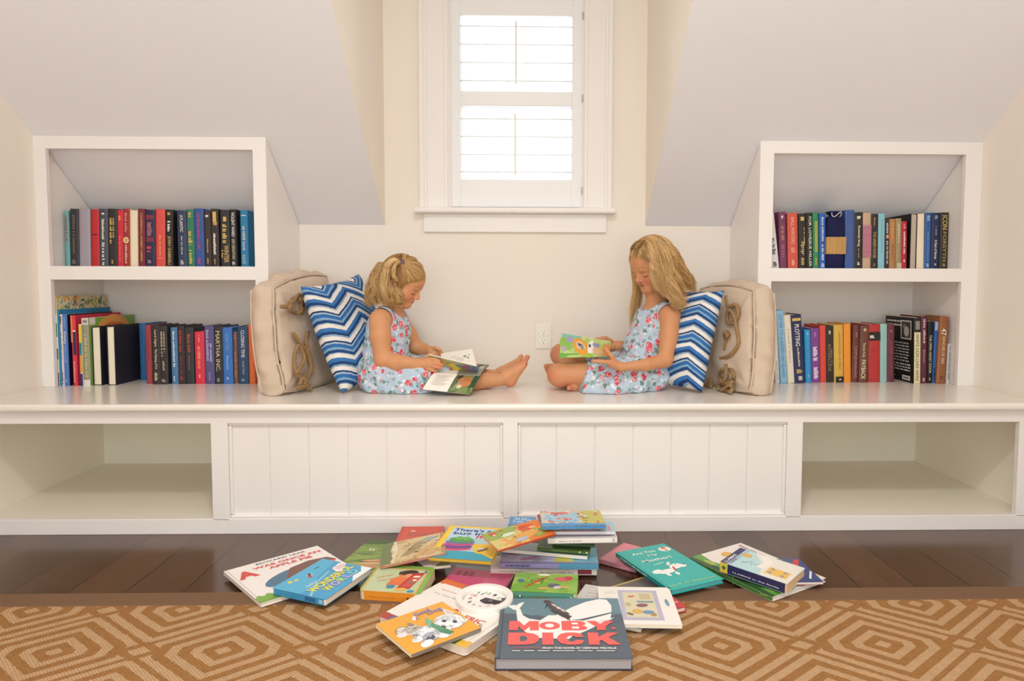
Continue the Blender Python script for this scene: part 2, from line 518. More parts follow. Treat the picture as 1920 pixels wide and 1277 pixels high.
# electrical outlet
c = WY(1019, 630.5, 0)
ro = empty('wall_outlet', 'white double electrical outlet on the wall between the two girls', 'outlet', Matrix.Translation((c[0], 0, c[2])))
M_PL = mat('#efe9dc', .35)
m = MB(); m.box(c[0]-.039, c[0]+.039, -.007, 0, c[2]-.058, c[2]+.058, M_PL); part(m, 'cover_plate', ro, bevel=.003)
for dz in (.02, -.02):
    m = MB(); pr = []
    for j in range(20):
        w = 2*math.pi*j/20; pr.append((c[0]+.0165*max(-1, min(1, 1.15*math.cos(w))), -.0068, c[2]+dz+.0145*max(-.85, min(.85, math.sin(w)))))
    m.prism(pr[::-1], (0, -.0022, 0), mat('#f6f2e8', .3))
    for dx, hh in ((-.0062, .0045), (.0062, .0035)): m.box(c[0]+dx-.0009, c[0]+dx+.0009, -.0095, -.0088, c[2]+dz+.003-hh, c[2]+dz+.003+hh, mat('#2c2622'))
    m.tube([(c[0], -.0095, c[2]+dz-.0085), (c[0], -.0085, c[2]+dz-.0085)], .0022, mat('#2c2622'), 10)
    part(m, 'socket', ro)
m = MB(); m.tube([(c[0], -.0082, c[2]), (c[0], -.0065, c[2])], .003, mat('#d9d2c4', .3, .5, 0, .3), 10); part(m, 'screw', ro)

# rug with its binding
m = MB(); m.box(-2.6, 2.6, YB+.4, -1.34, .0, .009, M_RUG)
rug = m.build('area_rug', bevel=.002); tag(rug, 'tan and brown woven rug with nested hexagon pattern on the dark wood floor', 'rug')
m = MB(); m.box(-2.6, 2.6, -1.342, -1.262, 0.0, .0105, M_BAND); m.build('rug_binding', rug, bevel=.004)['label'] = 'plain brown cloth edge binding'
# ------------------------------------------------------------------ books standing on the shelves
PAGE = mat('#efe3cd', .8, .2)
PAGE2 = mat('#e2d3b8', .8, .2)


def sp(text, v1, v0, h, c, t, hh, u=None, bold=.01):
    """lettering down a spine from v1 (top) to v0 (bottom); h = letter height as a fraction of spine width"""
    return ('text', text, (.5-h/2) if u is None else u, v1, h, (v1-v0)*hh/t, -math.pi/2, bold, c)


def mark(v1, v0, h, c, u=None):
    """illegible stamped lettering down a spine"""
    u = .5-h/2 if u is None else u
    out = []; rr = random.Random(int(v1*1000)); v = v1
    while v > v0:
        ln = rr.uniform(.012, .03)
        out.append(('rect', u, max(v-ln, v0), u+h*rr.uniform(.6, 1), v, c)); v -= ln+.008
        if rr.random() < .15: v -= .02
    return out


def standing_book(x0, x1, yb, yt, Yf, zs, colr, label, items=(), depth=.165, top_dx=None, rev=False, group=None, cover2=None, thin=False, side=None, lside=None, rough=.55, pages=PAGE):
    lean = top_dx is not None; top_dx = top_dx or 0
    a = WY(x0, yb, Yf); b = WY(x1, yb, Yf)
    t = b[0]-a[0]; h = WY((x0+x1)/2+top_dx, yt, Yf)[2]-zs
    depth = min(depth, -Yf-.012)
    xc = (a[0]+b[0])/2
    # lean of the book itself beyond the lens' own convergence
    xt = WY((x0+x1)/2+top_dx, yt, Yf)[0]
    ang = math.atan2(xt-xc, h) if lean else 0.
    M = Matrix.Translation((xc, Yf, zs+abs(math.sin(ang))*t*.5))@Matrix.Rotation(ang, 4, 'Y')
    r = empty('book', label, 'book', M, group)
    cm = mat(colr, rough) if isinstance(colr, str) else colr
    bt = .0012 if thin else .0028
    oh = 0 if thin else .003
    mb = MB()
    mb.box(-t/2, -t/2+bt, .004, depth, 0, h, cm); mb.box(t/2-bt, t/2, .004, depth, 0, h, cm)
    if rev:
        mb.box(-t/2, t/2, depth-bt, depth, 0, h, cm)
    else:
        n = 7; pr = []
        for i in range(n):      # gently rounded spine
            w = -1+2*i/(n-1); pr.append((w*t/2, .004-.004*(1-w*w*w*w), 0))
        pr += [(t/2, .006, 0), (-t/2, .006, 0)]
        mb.prism(pr, (0, 0, h), cm)
        if items: art(mb, (-t/2, -.0003, 0), (t, 0, 0), (0, 0, h), (0, -1, 0), items, .0002)
        if lside: art(mb, (-t/2, depth, 0), (0, .006-depth, 0), (0, 0, h), (-1, 0, 0), lside, .0002)
        if side: art(mb, (t/2, .006, 0), (0, depth-.006, 0), (0, 0, h), (1, 0, 0), side, .0002)
    if rev:
        # re-seat boards: the fore edge faces the room
        pass
    cv = mb.build('cover', r)
    mb = MB()
    mb.box(-t/2+bt, t/2-bt, (.007 if rev else .007), depth-(bt if rev else .003+oh), oh, h-oh*1.3, pages)
    pg = mb.build('page_block', r)
    return r


def spine_w(x0, x1, yb, Yf): return WY(x1, yb, Yf)[0]-WY(x0, yb, Yf)[0]


GOLD = '#d9b765'; WHT = '#efe8dc'; SILV = '#c9c6c2'; RED = '#c33a3a'


def row(books, yb, Y, zs, place, group):
    for bk in books:
        x0, x1, yt, c, desc = bk[:5]; k = dict(bk[5]) if len(bk) > 5 else {}
        Yf = k.pop('Y', Y); ybb = k.pop('yb', yb)
        t = spine_w(x0, x1, ybb, Yf); h = WY((x0+x1)/2, yt, Yf)[2]-zs
        its = []
        for q in k.pop('tx', ()):
            if q[0] == 'mark': its += mark(*q[1:])
            elif q[0] == 'T': its.append(sp(q[1], q[2], q[3], q[4], q[5], t, h, *(q[6:])))
            else: its.append(q)
        standing_book(x0, x1, ybb, yt, Yf, zs, c, desc+' '+place, its, group=group, **k)


ZS = .9579
YU = -.27
row([
 (123.5, 131.5, 395, '#79b5b3', 'thin teal book, first from the left', dict(tx=[('mark', .9, .45, .4, '#b5453e')])),
 (132, 147.5, 391.5, '#37343a', 'charcoal book with faint brown lettering, second from the left', dict(top_dx=-1.5, tx=[('mark', .9, .2, .3, '#7d6a58'), ('mark', .12, .05, .5, '#8d8073')])),
 (148.5, 169.5, 391.5, '#a9a0aa', 'plain pale lavender grey book without any lettering', dict(top_dx=-1.5)),
 (171, 186, 392.5, '#c32a31', 'plain red book with one small black mark on its spine', dict(top_dx=-1.5, tx=[('rect', .12, .55, .85, .565, '#2a1416')])),
 (186.5, 202.8, 391.5, '#4a4d55', 'slate grey book with white lettering', dict(top_dx=-1.5, tx=[('mark', .93, .9, .3, WHT), ('mark', .82, .47, .32, WHT), ('mark', .42, .12, .34, WHT), ('mark', .08, .03, .3, WHT)])),
 (203.3, 219.5, 391.5, '#2d2b2a', 'black book with two fine gold columns on its spine', dict(top_dx=-1, tx=[('mark', .84, .4, .28, GOLD, .2), ('mark', .84, .5, .18, GOLD, .55), ('mark', .12, .05, .2, GOLD)])),
 (220, 231, 394, '#d02d3c', 'bright cherry red book with thin gold lettering', dict(top_dx=-1, tx=[('mark', .9, .82, .4, '#e8a070'), ('mark', .55, .1, .25, '#e07f6a')])),
 (231, 243, 391.5, '#a32b36', 'crimson book with a cream oval on its spine', dict(top_dx=-1, tx=[('mark', .93, .6, .4, '#d98a86'), ('ell', .5, .46, .42, .5, 0, '#ead9a8'), ('ell', .5, .46, .28, .36, 0, '#c9a15e'), ('mark', .38, .06, .35, '#e0b6a0')])),
 (243.5, 258.5, 392.5, '#e3c98d', 'cream book turned page edges out', dict(top_dx=-1, rev=True)),
 (259, 271.5, 391.5, '#7d2233', 'maroon book with gold lettering running the whole spine', dict(top_dx=-1, tx=[('T', 'CONSPIRATA | ROBERT HARRIS', .93, .1, .36, GOLD)])),
 (272, 291, 393.5, '#2b2647', 'navy book with red panels', dict(top_dx=-1, tx=[('rect', .15, .83, .9, .91, '#7d2f45'), ('mark', .78, .54, .5, '#b06b80'), ('rect', .15, .44, .9, .52, '#7d2f45'), ('mark', .36, .26, .6, '#d1495b'), ('mark', .12, .06, .4, '#a88a9a')])),
 (292, 309.5, 392, '#dd5148', 'coral red book with thin yellow lettering', dict(top_dx=-1, tx=[('mark', .55, .2, .14, '#efb77a'), ('rect', .3, .15, .75, .16, '#efb77a')])),
 (310.5, 324, 393, '#26221f', 'black book with large gold lettering, right of the coral one', dict(top_dx=-.6, tx=[('mark', .95, .9, .4, GOLD), ('mark', .8, .62, .4, WHT), ('T', 'JOSH GABRIELI', .54, .04, .5, GOLD)])),
 (334, 351, 394.5, '#2f3f5d', 'dusty navy book lettered in white capitals', dict(tx=[('T', 'ATLANTIC', .92, .62, .32, WHT), ('mark', .55, .22, .16, SILV), ('mark', .12, .04, .4, SILV)])),
 (352, 365.5, 392.5, '#2f7a5a', 'green book with gold lettering', dict(tx=[('mark', .95, .86, .4, GOLD), ('mark', .62, .38, .55, GOLD), ('mark', .3, .06, .4, GOLD)])),
 (366, 383.5, 391, '#35549a', 'royal blue book with red lettering', dict(tx=[('mark', .92, .3, .3, '#b04a6e'), ('mark', .15, .05, .3, '#b04a6e')])),
 (384.5, 396.5, 396, '#3b302c', 'short dark brown book right of the royal blue one', dict(tx=[('mark', .93, .89, .5, WHT), ('mark', .5, .25, .18, GOLD), ('mark', .16, .06, .22, GOLD)])),
 (397, 411, 391.5, '#362d2b', 'dark brown book with a gold block topping its spine', dict(tx=[('rect', .3, .78, .75, .95, GOLD), ('rect', .35, .72, .85, .78, '#c59a58'), ('mark', .58, .22, .34, WHT), ('mark', .14, .05, .2, GOLD)])),
 (414.5, 431.5, 393.5, '#2e2930', 'black book with big gold title and gold ten on top', dict(tx=[('rect', .35, .8, .7, .88, GOLD), ('mark', .75, .42, .5, GOLD), ('T', 'WINTER', .38, .08, .5, GOLD, .38), ('mark', .3, .16, .2, GOLD, .1)])),
 (432.5, 445, 392.5, '#211d24', 'black book lettered thinly in white, second from the right', dict(tx=[('T', 'VIOLENT WARD', .95, .53, .45, WHT), ('T', 'LEN DEIGHTON', .49, .14, .42, '#cfc79a'), ('mark', .1, .04, .5, SILV)])),
 (452, 466, 394, '#2b80b0', 'bright teal blue book, last on the right', dict(tx=[('rect', .2, .9, .8, .915, WHT), ('mark', .72, .3, .38, SILV), ('mark', .22, .06, .6, '#7fb0c0')])),
], 500, YU, ZS, 'on the upper left shelf', 'novels on the upper left shelf')

JUNGLE = []
rr = random.Random(3)
for i in range(150):
    c_ = rr.choice(['#3f7d3a', '#6ea03e', '#c9c24a', '#e0902c', '#b5353a', '#2f6f8f', '#e8e2cf', '#24402a', '#5b2c3c', '#8fbf6a'])
    u, v, L = rr.random()*.94+.03, rr.random()**.4*.92+.02, rr.uniform(.02, .05)
    JUNGLE.append(('ell', u, v, L, L*.3, rr.uniform(.6, 2.4), c_))
row([
 (105.2, 111.5, 555.6, '#dfe3cc', 'tall jungle print picture book, first from the left', dict(Y=-.371, depth=.335, thin=True, yb=724, side=[('rect', 0, 0, 1, 1, printed('jungle_print', ['#24402a', '#4f8a4a', '#e8e2cf', '#d0b24a', '#d8702c', '#b5353a'], 30, 1.))]+JUNGLE[:40], tx=[('rect', 0, .8, 1, 1, '#d8a040'), ('rect', 0, .55, 1, .7, '#4f8a4a'), ('rect', 0, .3, 1, .42, '#2c5a3a'), ('rect', 0, .0, 1, .15, '#5a2a30'), ('rect', .2, .15, .8, .3, '#c07a34'), ('rect', .1, .44, .9, .5, '#e8e2cf')])),
 (112, 116.5, 580.6, '#1f82b4', 'tall teal blue picture book, second from the left', dict(Y=-.368, depth=.34, thin=True, yb=724)),
 (116.5, 121, 589.5, '#e3d6cf', 'slim white book with small black print on its spine', dict(Y=-.366, depth=.2, thin=True, yb=724, tx=[('mark', .97, .86, .6, '#3a3536'), ('mark', .75, .35, .4, '#b08c88'), ('mark', .2, .03, .6, '#5a5556')])),
 (121, 129.8, 589.5, '#4a78c2', 'cornflower blue book with a white script title and dark boards', dict(Y=-.366, depth=.31, yb=724, side=[('rect', 0, 0, 1, 1, '#20202c')], tx=[('mark', .96, .8, .18, '#9db8e0'), ('T', 'Daisy', .76, .58, .6, WHT), ('mark', .56, .3, .25, '#9fb9e3'), ('mark', .1, .05, .3, '#9fb9e3')])),
 (137, 145.5, 591.5, '#d8324e', 'tall red book with an orange edge and navy label', dict(Y=-.366, depth=.315, yb=724, tx=[('rect', 0, .62, .42, 1, '#ea7a4a'), ('rect', .42, .44, 1, .78, '#27235c'), ('rect', .42, .77, 1, .79, WHT), ('mark', .35, .05, .25, '#f0b0b0')])),
 (150.5, 156, 608, '#e8dcc0', 'slim book with yellow, teal and orange bands', dict(Y=-.368, depth=.15, thin=True, yb=724, tx=[('rect', .2, .7, 1, .98, '#e2c531'), ('rect', .2, .5, 1, .7, '#1f8494'), ('rect', .2, .22, 1, .5, '#e09a33'), ('rect', .2, 0, 1, .2, '#2c2f7a')])),
 (157.5, 170, 596.5, '#98977c', 'olive grey book with white foot and green cover', dict(Y=-.362, depth=.33, thin=True, yb=724, side=[('rect', 0, 0, 1, 1, '#7fb244'), ('ell', .52, .8, .36, .2, 0, '#e8a04a'), ('ell', .52, .77, .28, .13, 0, '#d4702c'), ('rect', 0, .9, .12, 1, '#e8e2d8')], tx=[('rect', 0, .9, 1, 1, '#d7c9c0'), ('rect', .2, .93, .8, .97, '#8a7f7c'), ('mark', .76, .12, .4, '#c5c08c'), ('rect', 0, 0, 1, .09, '#e6e1d8')])),
 (174.5, 190.5, 613, '#26232e', 'slim black bound book turned page edges out', dict(Y=-.352, depth=.2, rev=True, yb=722.5)),
 (202, 217, 612, '#25222d', 'page-out black book with its wide cover showing', dict(Y=-.35, depth=.23, rev=True, yb=722)),
 (263, 275.5, 607, '#2f6aa0', 'plain steel blue book set far back', dict(Y=-.2, yb=713, depth=.18)),
 (275, 286, 610, '#a23c46', 'dusty red book with faint lettering', dict(Y=-.31, tx=[('mark', .8, .4, .25, '#7d2a35')])),
 (286.5, 301, 610, '#33292a', 'dark brown book with cream gothic lettering', dict(Y=-.325, tx=[('T', 'Lord Ogre', .92, .64, .34, '#e6dcb8'), ('T', 'The Mating of Us', .6, .26, .34, '#e6dcb8'), ('mark', .2, .06, .45, '#cfc49d')])),
 (301, 315.5, 611, '#322b2c', 'dark brown book with dotted silver lettering', dict(Y=-.325, tx=[('mark', .9, .48, .26, '#b5a793', .2), ('mark', .9, .55, .2, '#b5a793', .56), ('mark', .4, .24, .25, '#b5a793'), ('mark', .09, .04, .6, '#a89a88')])),
 (322, 334.5, 614, '#4a7ba6', 'pale steel blue book with white lettering', dict(Y=-.315, tx=[('mark', .93, .3, .28, '#d5e2ea'), ('mark', .14, .05, .3, '#d5e2ea')])),
 (335, 347.5, 611, '#33282b', 'black book with dark red lettering and red tail mark', dict(Y=-.315, tx=[('mark', .92, .55, .42, '#b5353c'), ('mark', .48, .16, .3, '#8f2f38'), ('mark', .13, .04, .4, '#c03a40')])),
 (348, 364.5, 614, '#2d3035', 'black book lettered in orange red', dict(Y=-.315, tx=[('T', 'Black RAF', .88, .56, .3, '#d3573a'), ('mark', .5, .24, .14, '#a85a48')])),
 (366.5, 384.5, 622, '#d8304c', 'short bright red book with thin pale lettering', dict(Y=-.315, tx=[('mark', .94, .8, .14, '#f0a0a0'), ('mark', .72, .3, .34, '#ee8c70'), ('mark', .18, .12, .15, WHT)])),
 (385.5, 402.5, 611, '#5a5283', 'slate purple book with lilac lettering', dict(Y=-.315, tx=[('mark', .93, .4, .3, '#a9a3cf', .2), ('mark', .7, .38, .22, '#c0bbe0', .6), ('mark', .2, .06, .16, '#a9a3cf')])),
 (403, 418.5, 612, '#2c2b33', 'black book in gold capitals between purple and blue ones', dict(Y=-.315, tx=[('T', 'MARTHA INC.', .92, .22, .5, '#cdbf8a', .22), ('rect', .3, .04, .6, .1, '#7f8a90')])),
 (419, 437, 614, '#3a73c0', 'bright blue book with pale teal lettering', dict(Y=-.315, tx=[('T', 'ZONE TREE', .9, .6, .3, '#6aa6d0'), ('mark', .5, .24, .2, '#7fc0c8'), ('mark', .12, .08, .2, WHT)])),
 (438.5, 447, 622, '#7d5648', 'short brown book with copper lettering', dict(Y=-.305, tx=[('mark', .94, .86, .4, '#b58a6e'), ('mark', .62, .12, .35, '#c08f66')])),
 (447.5, 466.5, 612, '#2a4668', 'navy book lettered in white, second from the right', dict(Y=-.315, tx=[('T', 'CLOSING TIME', .93, .46, .34, '#d8dfe2'), ('T', 'Joseph Heller', .4, .16, .24, '#a8b8c4'), ('mark', .09, .05, .4, '#8a9db0')])),
 (467.5, 479, 609, '#e0703c', 'plain orange book, last on the right', dict(Y=-.315)),
], 722, -.32, ZB, 'on the lower left shelf', 'books on the lower left shelf')

row([
 (1447, 1461.5, 400, '#e9e4e2', 'thin white book with black lettering, first from the left', dict(top_dx=-10, yb=503, thin=True, tx=[('mark', .55, .25, .5, '#3a3638'), ('mark', .12, .03, .5, '#3a3638')])),
 (1463, 1476, 397, '#7a3c62', 'plum purple book with faint gold lettering', dict(top_dx=-3, tx=[('mark', .93, .88, .3, WHT), ('mark', .75, .5, .4, '#b9805a'), ('mark', .42, .2, .4, '#a97060')])),
 (1478, 1497, 399.5, '#d45a48', 'coral book with pale salmon lettering', dict(top_dx=-1.5, tx=[('T', 'BALL WRITERS', .92, .45, .32, '#ecb49a'), ('mark', .38, .28, .4, '#e09a84'), ('mark', .16, .06, .24, '#f0c0a8')])),
 (1498.5, 1512.5, 400.5, '#282522', 'black book with a gold square and gold script', dict(top_dx=-1, tx=[('rect', .25, .87, .7, .94, GOLD), ('mark', .75, .42, .12, GOLD, .66), ('T', 'Spqr', .5, .24, .55, '#ddc37c'), ('mark', .2, .06, .4, GOLD)])),
 (1513, 1524.5, 399, '#262320', 'black book in tall white capitals filling its spine', dict(top_dx=-1, tx=[('T', 'FOR LOVE|SUE MILLER', .93, .04, .55, '#e2dccf')])),
 (1525, 1536, 398.5, '#2f8a56', 'green book with a gold panel down its spine', dict(top_dx=-1, tx=[('rect', .3, .3, .78, .85, '#9fa653'), ('mark', .2, .05, .3, GOLD)])),
 (1537, 1549, 400, '#2f62b8', 'bright blue book with white lettering', dict(top_dx=-.5, tx=[('mark', .93, .5, .32, '#c9d6ec'), ('mark', .44, .16, .36, '#dce5f2'), ('mark', .1, .03, .5, '#c9d6ec')])),
 (1585, 1602, 394, '#3f5d9e', 'tall blue book right of the navy pouch', dict(top_dx=.5, tx=[('mark', .7, .25, .12, '#6a6aa8')])),
 (1601.5, 1618, 398, '#2c2624', 'black book with white script lettering', dict(top_dx=1, tx=[('mark', .93, .88, .45, WHT), ('T', 'Runaway Song', .76, .4, .34, WHT), ('mark', .36, .2, .1, SILV), ('mark', .12, .07, .3, WHT)])),
 (1617.5, 1633, 399, '#c9a98c', 'tan book with a dusty pink panel', dict(top_dx=1, tx=[('rect', .0, .2, 1, .78, '#b7788a'), ('rect', .1, .72, .9, .725, '#8a5066'), ('rect', .1, .6, .9, .605, '#8a5066'), ('rect', .1, .4, .9, .405, '#8a5066'), ('rect', .1, .3, .9, .305, '#8a5066')])),
 (1632.5, 1646, 401, '#2b2526', 'black book with olive gold lettering beside the pale blue one', dict(top_dx=1.2, tx=[('mark', .93, .75, .3, '#9a7f50'), ('T', 'THE GREEN HOUSE', .68, .2, .42, '#c0a04e'), ('mark', .1, .04, .3, '#9a7f50')])),
 (1646.5, 1659, 400.5, '#8cc3d2', 'plain pale blue book', dict(top_dx=1.2, tx=[('mark', .9, .3, .2, '#7ab0c2')])),
 (1659.5, 1667, 408.5, '#3a2c2a', 'slim brown black book with a pink spot', dict(top_dx=1, tx=[('mark', .9, .7, .5, SILV), ('rect', .2, .6, .8, .67, '#d99a80'), ('mark', .55, .1, .45, SILV)])),
 (1667.5, 1679, 410.5, '#b5804d', 'light brown book with rubbed gold lettering', dict(top_dx=1, tx=[('mark', .92, .6, .3, '#d2a566'), ('mark', .5, .2, .3, '#96683e')])),
 (1679.5, 1690, 409.5, '#a3916a', 'olive tan book left of the small red one', dict(top_dx=1, tx=[('mark', .9, .5, .3, '#d8cfae'), ('rect', .2, .0, 1, .12, '#c9bda0')])),
 (1690, 1700.5, 415, '#b4283c', 'small red book with white lettering', dict(top_dx=1, tx=[('mark', .94, .85, .4, '#e0a0a0'), ('mark', .78, .3, .32, '#f0d5d0'), ('mark', .2, .14, .3, WHT)])),
 (1706, 1718.5, 400.5, '#1d1a1c', 'book with black boards turned page edges out', dict(rev=True, top_dx=3, depth=.2, pages=mat('#c2b5a2', .8))),
 (1719, 1732.5, 399.5, '#e8d5b0', 'cream book without lettering turned page edges out', dict(top_dx=1.5, rev=True)),
 (1733, 1745, 399, '#33609f', 'medium blue book near the right end', dict(top_dx=2.5, tx=[('mark', .95, .86, .5, '#a9c0dc'), ('mark', .66, .14, .25, '#6f93c4'), ('mark', .1, .04, .4, '#c0d0e4')])),
 (1746, 1761, 399, '#222c52', 'navy book with a white script title, second from the right', dict(top_dx=2.5, tx=[('mark', .95, .88, .4, '#a9b0c8'), ('mark', .76, .58, .2, '#8d95b4'), ('T', 'A Nest of Heroes', .52, .18, .34, WHT), ('mark', .1, .07, .25, WHT)])),
 (1762, 1777.5, 398.5, '#332f24', 'black book with large gold capitals, last on the right', dict(top_dx=2.5, tx=[('T', 'ICON', .95, .7, .6, '#d6bd6c'), ('T', 'FORSYTH', .66, .14, .4, '#b79f5c'), ('mark', .1, .05, .4, '#b79f5c')])),
], 503, YU, ZS, 'on the upper right shelf', 'novels on the upper right shelf')

BACK = [('lines', .05, .84, .62, .96, 2, '#e9e4dc'), ('rect', .56, .66, .93, .95, '#d8d2c8'), ('rect', .59, .68, .9, .93, '#4a4644'), ('ell', .76, .78, .09, .1, 0, '#bdb6ae'), ('ell', .68, .86, .05, .03, .5, '#8f8983'),
        ('lines', .08, .3, .85, .62, 7, '#cfc9c0'), ('lines', .08, .16, .9, .29, 3, '#f0ebe2'), ('rect', .62, .03, .9, .1, '#e6e0d6'), ('lines', .66, .04, .86, .09, 1, '#4a4644'), ('lines', .08, .05, .4, .09, 1, '#a9a39a')]
row([
 (1454.5, 1462.5, 612, '#e4e0dc', 'slim white book half hidden behind the tan cushion', dict(Y=-.31, thin=True, top_dx=-5.5, tx=[('mark', .4, .05, .3, '#bcb4ac')])),
 (1464, 1477, 582.5, '#8fbfdd', 'tall pale blue book lettered in darker blue', dict(Y=-.31, top_dx=-8, tx=[('T', 'LETTER TO A KEYED ON ISLAND', .95, .08, .4, '#4b7da8')])),
 (1478, 1490.5, 591, '#e6dcc8', 'cream book with faint lettering right of the pale blue one', dict(Y=-.31, top_dx=-8.2, tx=[('mark', .8, .3, .2, '#b5a793')])),
 (1491, 1510.5, 590.5, '#232b55', 'navy book with white and gold lettering leaning left', dict(Y=-.31, top_dx=-8.4, tx=[('rect', .1, .91, .9, .95, GOLD), ('T', 'PLOTTING', .86, .54, .42, WHT), ('mark', .52, .24, .2, '#c9c4a8'), ('mark', .2, .14, .6, GOLD), ('rect', .35, .04, .7, .1, SILV)])),
 (1511, 1522, 618.5, '#2f95d0', 'short bright sky blue book', dict(Y=-.295, top_dx=-2.5, tx=[('mark', .95, .9, .3, '#8fd0f0'), ('mark', .15, .1, .2, '#8fd0f0')])),
 (1522.5, 1538, 616, '#7c4490', 'purple book with large white block lettering', dict(Y=-.29, top_dx=-2, tx=[('mark', .92, .85, .25, '#b48ac0'), ('mark', .66, .4, .6, '#e6dcea'), ('mark', .28, .07, .55, '#e6dcea')])),
 (1538.5, 1550, 610.5, '#d84a3c', 'plain orange red book left of the black one', dict(Y=-.285, top_dx=-1.5)),
 (1550.5, 1564, 612, '#2d2621', 'black book with dull bronze lettering', dict(Y=-.285, top_dx=-1.5, tx=[('mark', .92, .86, .3, WHT), ('T', 'INTERLUDE', .68, .2, .4, '#8d7a58', .2), ('mark', .6, .3, .14, '#8d7a58', .66)])),
 (1564.5, 1582, 609.5, '#d8ae4c', 'mustard book with a black foot on its spine', dict(Y=-.285, top_dx=-1, tx=[('mark', .88, .2, .22, '#b88830', .5), ('rect', .15, 0, 1, .1, '#221c16'), ('rect', .5, .04, .7, .06, WHT)])),
 (1583, 1596, 607.5, '#ee962e', 'plain bright orange book', dict(Y=-.28, top_dx=-.5)),
 (1597, 1609.5, 609.5, '#6d3a34', 'brown book, left of the one with cream capitals', dict(Y=-.28, tx=[('mark', .86, .8, .25, '#d5b0a0'), ('T', 'CAMPUS WARNING', .64, .08, .36, '#b08478')])),
 (1610.5, 1627, 610.5, '#6b4032', 'brown book with large cream capitals', dict(Y=-.29, tx=[('rect', .35, .9, .65, .95, '#c9a88a'), ('T', 'PAYBACK', .4, .06, .5, '#e6d8b0', .2), ('T', 'Thomas Kelly', .7, .44, .38, '#d8c69c', .24)])),
 (1628.5, 1650, 608.5, '#b8322f', 'red book with a black label', dict(Y=-.28, top_dx=.5, tx=[('rect', .05, .72, 1, .87, '#1f1816'), ('mark', .81, .76, .4, WHT, .1), ('rect', .15, .56, .8, .567, '#8c2522'), ('rect', .15, .52, .8, .527, '#8c2522'), ('rect', .1, .08, .9, .085, '#cf5f52')])),
 (1650.5, 1663.5, 607.5, '#9ec3c0', 'pale sea green book', dict(Y=-.275, top_dx=.5, tx=[('mark', .9, .1, .1, '#86aeb0')])),
 (1664, 1677, 608.5, '#6a3040', 'plum book with dark lettering beside the large black one', dict(Y=-.275, top_dx=1, tx=[('mark', .9, .86, .3, '#b07a84'), ('mark', .72, .1, .3, '#8f4a5a')])),
 (1713.5, 1725, 596, '#1d1a1c', 'large black paperback with printed cover facing left', dict(Y=-.325, top_dx=1, depth=.23, thin=True, yb=719, lside=BACK, tx=[('rect', 0, 0, 1, .78, '#e0d6a8'), ('rect', .2, .82, .9, .95, '#8a8478'), ('T', 'WHITE LION LIVES WITH', .76, .05, .5, '#3a3428')])),
 (1726, 1738, 592.5, '#5d2a38', 'plum paperback with pale lettering', dict(Y=-.315, top_dx=1.5, yb=719, thin=True, tx=[('mark', .95, .6, .35, '#d8c0c0'), ('mark', .5, .3, .25, '#b08a90'), ('mark', .08, .03, .4, '#e0a0b0')])),
 (1739, 1748, 602.5, '#191719', 'slim black book right of the plum paperback', dict(Y=-.31, top_dx=2, yb=719, thin=True, tx=[('T', 'THE OPEN HEART DOOR', .78, .16, .5, '#d5c48c'), ('mark', .09, .05, .4, '#d0a860')])),
 (1748.5, 1755, 603.5, '#2f5fa8', 'thin blue booklet leaning right', dict(Y=-.31, top_dx=5, yb=719, thin=True, tx=[('rect', 0, .86, 1, 1, '#a9b5cf'), ('mark', .25, .05, .5, '#16203c')])),
 (1756, 1772.5, 593.5, '#9a623c', 'light brown book with a big white number and title', dict(Y=-.325, top_dx=8, yb=720, tx=[('rect', .1, .92, .9, .925, '#7d4c2c'), ('T', '47', .82, .72, .6, WHT, .15), ('T', 'RANCHES OF ZEN', .7, .3, .32, '#e0c9a8', .36), ('rect', .35, .06, .65, .12, '#7d4c2c')])),
 (1774, 1781, 645, '#d5cfcc', 'thin pale grey booklet, last on the right', dict(Y=-.32, top_dx=4, yb=720, thin=True, tx=[('mark', .95, .1, .4, '#8f8a90')])),
], 718, -.3, ZB, 'on the lower right shelf', 'books on the lower right shelf')

